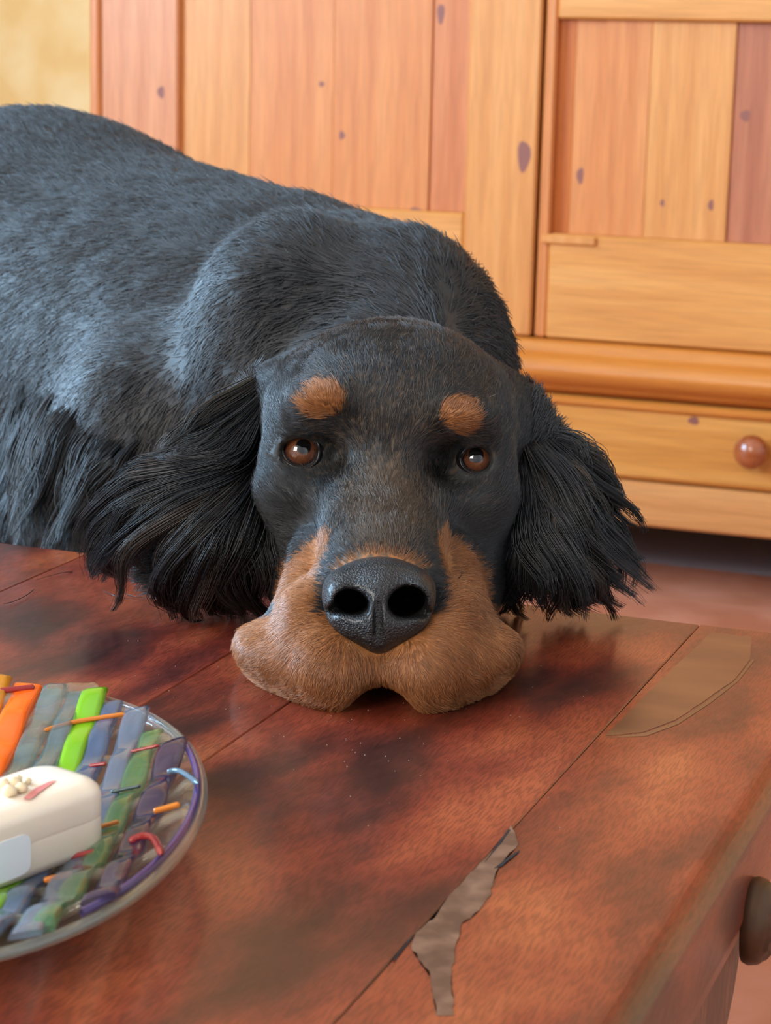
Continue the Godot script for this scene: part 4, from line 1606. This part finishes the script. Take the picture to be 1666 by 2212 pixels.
func build_nose(dog: Node3D) -> void:
	var nb := Blob.new()
	var E := func(px: float, py: float, d: float, rx: float, ry: float, rz: float, k: float, turn := 0.0, minus := 0) -> void:
		nb.ell(cam_pt(px, py, d), Vector3(rx * d / F, ry * d / F, rz), k, Basis(Vector3.BACK, turn), minus)
	E.call(819, 1272, 0.862, 112, 68, 0.024, 0.01)
	E.call(735, 1302, 0.850, 40, 58, 0.014, 0.008, 0.15)
	E.call(902, 1300, 0.850, 40, 58, 0.014, 0.008, -0.15)
	E.call(817, 1350, 0.848, 42, 68, 0.014, 0.010)
	E.call(772, 1354, 0.851, 46, 38, 0.012, 0.008, -0.3)
	E.call(866, 1354, 0.851, 48, 38, 0.012, 0.008, 0.3)
	# nostrils and the slits that run out from them
	E.call(758, 1304, 0.845, 38, 27, 0.045, 0.003, -0.25, 1)
	E.call(722, 1322, 0.838, 24, 9, 0.012, 0.003, 0.25, 1)
	E.call(881, 1304, 0.845, 43, 34, 0.045, 0.003, 0.2, 1)
	E.call(918, 1330, 0.838, 20, 10, 0.012, 0.003, -0.3, 1)
	nb.bone(cam_pt(817, 1310, 0.8352), cam_pt(816, 1430, 0.8362), 0.0017, 0.0022, 0.001, 1)
	var net := nb.net(cam_pt(670, 1450, 0.90), Vector3(0.025, -0.012, -0.825), 0.0012)
	var mb := MB.new()
	add_net(mb, net, func(_p: Vector3, _n: Vector3) -> Color: return Color.WHITE)
	var m := StandardMaterial3D.new()
	m.albedo_color = srgb(20, 18, 18)
	m.roughness = 0.46
	m.heightmap_enabled = true
	m.heightmap_texture = noise_tex(5, 0.05, 2, null, 512, 0.0, FastNoiseLite.TYPE_CELLULAR)
	m.heightmap_scale = 0.11
	m.uv1_triplanar = true
	m.uv1_world_triplanar = true
	m.uv1_scale = Vector3(46, 46, 46)
	m.clearcoat_enabled = true
	m.clearcoat = 0.3
	m.clearcoat_roughness = 0.16
	var o := put("nose", mb.mesh(), m, dog)
	o.set_meta("label", "moist black nose leather")

func build_eyes(dog: Node3D) -> void:
	var R := 0.0118
	var em := StandardMaterial3D.new()
	em.vertex_color_use_as_albedo = true
	em.roughness = 0.08
	em.clearcoat_enabled = true
	em.clearcoat = 1.0
	em.clearcoat_roughness = 0.02
	var rim := plain(srgb(20, 18, 18), 0.35)
	var defs := [
		{"c": [646, 976], "d": 0.9455, "iris": [649, 966], "pupil": [655, 963], "r": 35.0, "open": [[603, 972], [616, 951], [633, 943], [655, 943], [676, 951], [683, 968], [681, 986], [672, 998], [656, 1005], [636, 1003], [620, 996], [609, 986]]},
		{"c": [1031, 992], "d": 0.9495, "iris": [1033, 986], "pupil": [1030, 982], "r": 31.0, "open": [[1001, 988], [1010, 972], [1022, 965], [1038, 964], [1052, 970], [1062, 982], [1063, 994], [1055, 1007], [1042, 1016], [1027, 1017], [1013, 1010], [1004, 1000]]},
	]
	for q in defs:
		var c := cam_pt(q.c[0], q.c[1], q.d)
		var gz: Vector3 = cam_pt(q.iris[0], q.iris[1], q.d) - c
		gz.z = sqrt(R * R - gz.length_squared())
		gz = gz.normalized()
		var pz: Vector3 = cam_pt(q.pupil[0], q.pupil[1], q.d) - c
		pz.z = sqrt(R * R - pz.length_squared())
		pz = pz.normalized()
		var side := gz.cross(Vector3.UP).normalized()
		var up := side.cross(gz)
		var iris_a: float = asin(q.r * q.d / F / R)
		var mb := MB.new()
		var rows := []
		var cols := []
		for i in 64:
			var a := PI * 0.62 * i / 63.0
			var row := []
			for j in 72:
				var b := TAU * j / 72
				var dir := (gz * cos(a) + (side * cos(b) + up * sin(b)) * sin(a)).normalized()
				var rr := R + 0.0006 * (1.0 - minf(a / iris_a, 1.0) ** 2) ** 2
				row.append(CAM * (c + dir * rr))
				var pa := acos(clampf(dir.dot(pz), -1.0, 1.0))
				var col := Color(0.42, 0.34, 0.30)
				if a < iris_a:
					var f := a / iris_a
					var fib := 0.85 + 0.3 * fnoise.get_noise_2d(b * 260.0, a * 60.0)
					col = Color(0.19, 0.068, 0.027).lerp(Color(0.10, 0.028, 0.014), clampf(f * 1.5 - 0.55, 0.0, 1.0)) * fib
					if f > 0.9:
						col = col.lerp(Color(0.02, 0.01, 0.01), (f - 0.9) * 9.0)
				if a >= iris_a and a < iris_a * 1.12:
					col = Color(0.03, 0.02, 0.02)
				if pa < 0.27:
					col = Color(0.004, 0.004, 0.005)
				elif pa < 0.31:
					col = col.lerp(Color(0.004, 0.004, 0.005), (0.31 - pa) / 0.04)
				cols.append(Color(col.r, col.g, col.b))
			rows.append(row)
		mb.grid(rows, true, CAM * c)
		mb.c = PackedColorArray(cols)
		var eye := put("eye", mb.mesh(), em, dog)
		eye.set_meta("label", "amber brown eye")
		# lids: a rolled black rim round the opening
		var lid := MB.new()
		var ring := []
		var pts := []
		for k in q.open:
			pts.append(Vector3(k[0], k[1], 0))
		pts.append(pts[0])
		var mid := Vector3(q.c[0], q.c[1] - 1.0, 0)
		var loop := spline(pts, 49)
		loop.remove_at(48)
		for st in [[1.02, -0.0014], [0.985, 0.0004], [1.01, 0.0018], [1.08, 0.0027], [1.18, 0.0031], [1.32, 0.0028], [1.46, 0.0016], [1.58, -0.0006]]:
			var row := []
			for k in loop.size():
				var s: float = st[0]
				var pp := mid + (loop[k] - mid) * s
				var off := cam_pt(pp.x, pp.y, q.d) - c
				var rho := Vector2(off.x, off.y).length()
				var rad: float = R + 0.0004
				off.z = sqrt(maxf(rad * rad - rho * rho, 0.000012)) + st[1] * (1.5 if pp.y < mid.y - 8.0 and st[1] > 0.0 else 1.0)
				var w := c + off
				row.append(CAM * cam_pt(pp.x, pp.y, -w.z))
			ring.append(row)
		lid.grid(ring, true, CAM * (c + Vector3(0, 0, -0.02)))
		put("eyelid", lid.mesh(), rim, dog)

func build_whiskers(dog: Node3D, m: Material) -> void:
	var mb := MB.new()
	for q in [
		[[582, 1328, 0.905], [600, 1344, 0.898], [622, 1352, 0.893], [645, 1350, 0.890]],
		[[598, 1376, 0.893], [608, 1386, 0.890], [622, 1394, 0.886]],
		[[640, 1398, 0.868], [600, 1416, 0.866], [560, 1440, 0.866]],
		[[660, 1420, 0.860], [610, 1446, 0.858], [520, 1448, 0.860]],
		[[640, 1440, 0.860], [590, 1455, 0.858], [558, 1466, 0.860]],
		[[985, 1418, 0.862], [1020, 1422, 0.862], [1062, 1418, 0.866]],
		[[1000, 1400, 0.866], [1024, 1382, 0.866], [1018, 1362, 0.868], [1000, 1352, 0.872]],
		[[1058, 1468, 0.866], [1080, 1472, 0.868], [1104, 1472, 0.872]],
		[[1010, 1430, 0.864], [1040, 1450, 0.862], [1060, 1472, 0.864]],
		[[700, 1470, 0.848], [670, 1500, 0.846], [640, 1510, 0.85]],
		[[985, 1260, 0.89], [1000, 1245, 0.888], [1000, 1230, 0.89]],
	]:
		var ctrl := []
		for k in q:
			ctrl.append(at(k[0], k[1], k[2]))
		mb.col = Color(0.012, 0.009, 0.008)
		mb.strand(spline(ctrl, 12), 0.00024, 0.2)
	for q in [[[1036, 875, 0.93], [1052, 858, 0.922], [1082, 844, 0.92]], [[1030, 884, 0.93], [1050, 874, 0.922], [1072, 884, 0.92]]]:
		var ctrl := []
		for k in q:
			ctrl.append(at(k[0], k[1], k[2]))
		mb.col = Color(0.30, 0.26, 0.22)
		mb.strand(spline(ctrl, 12), 0.00016, 0.2)
	put("whiskers", mb.mesh(), m, dog).set_meta("kind", "stuff")
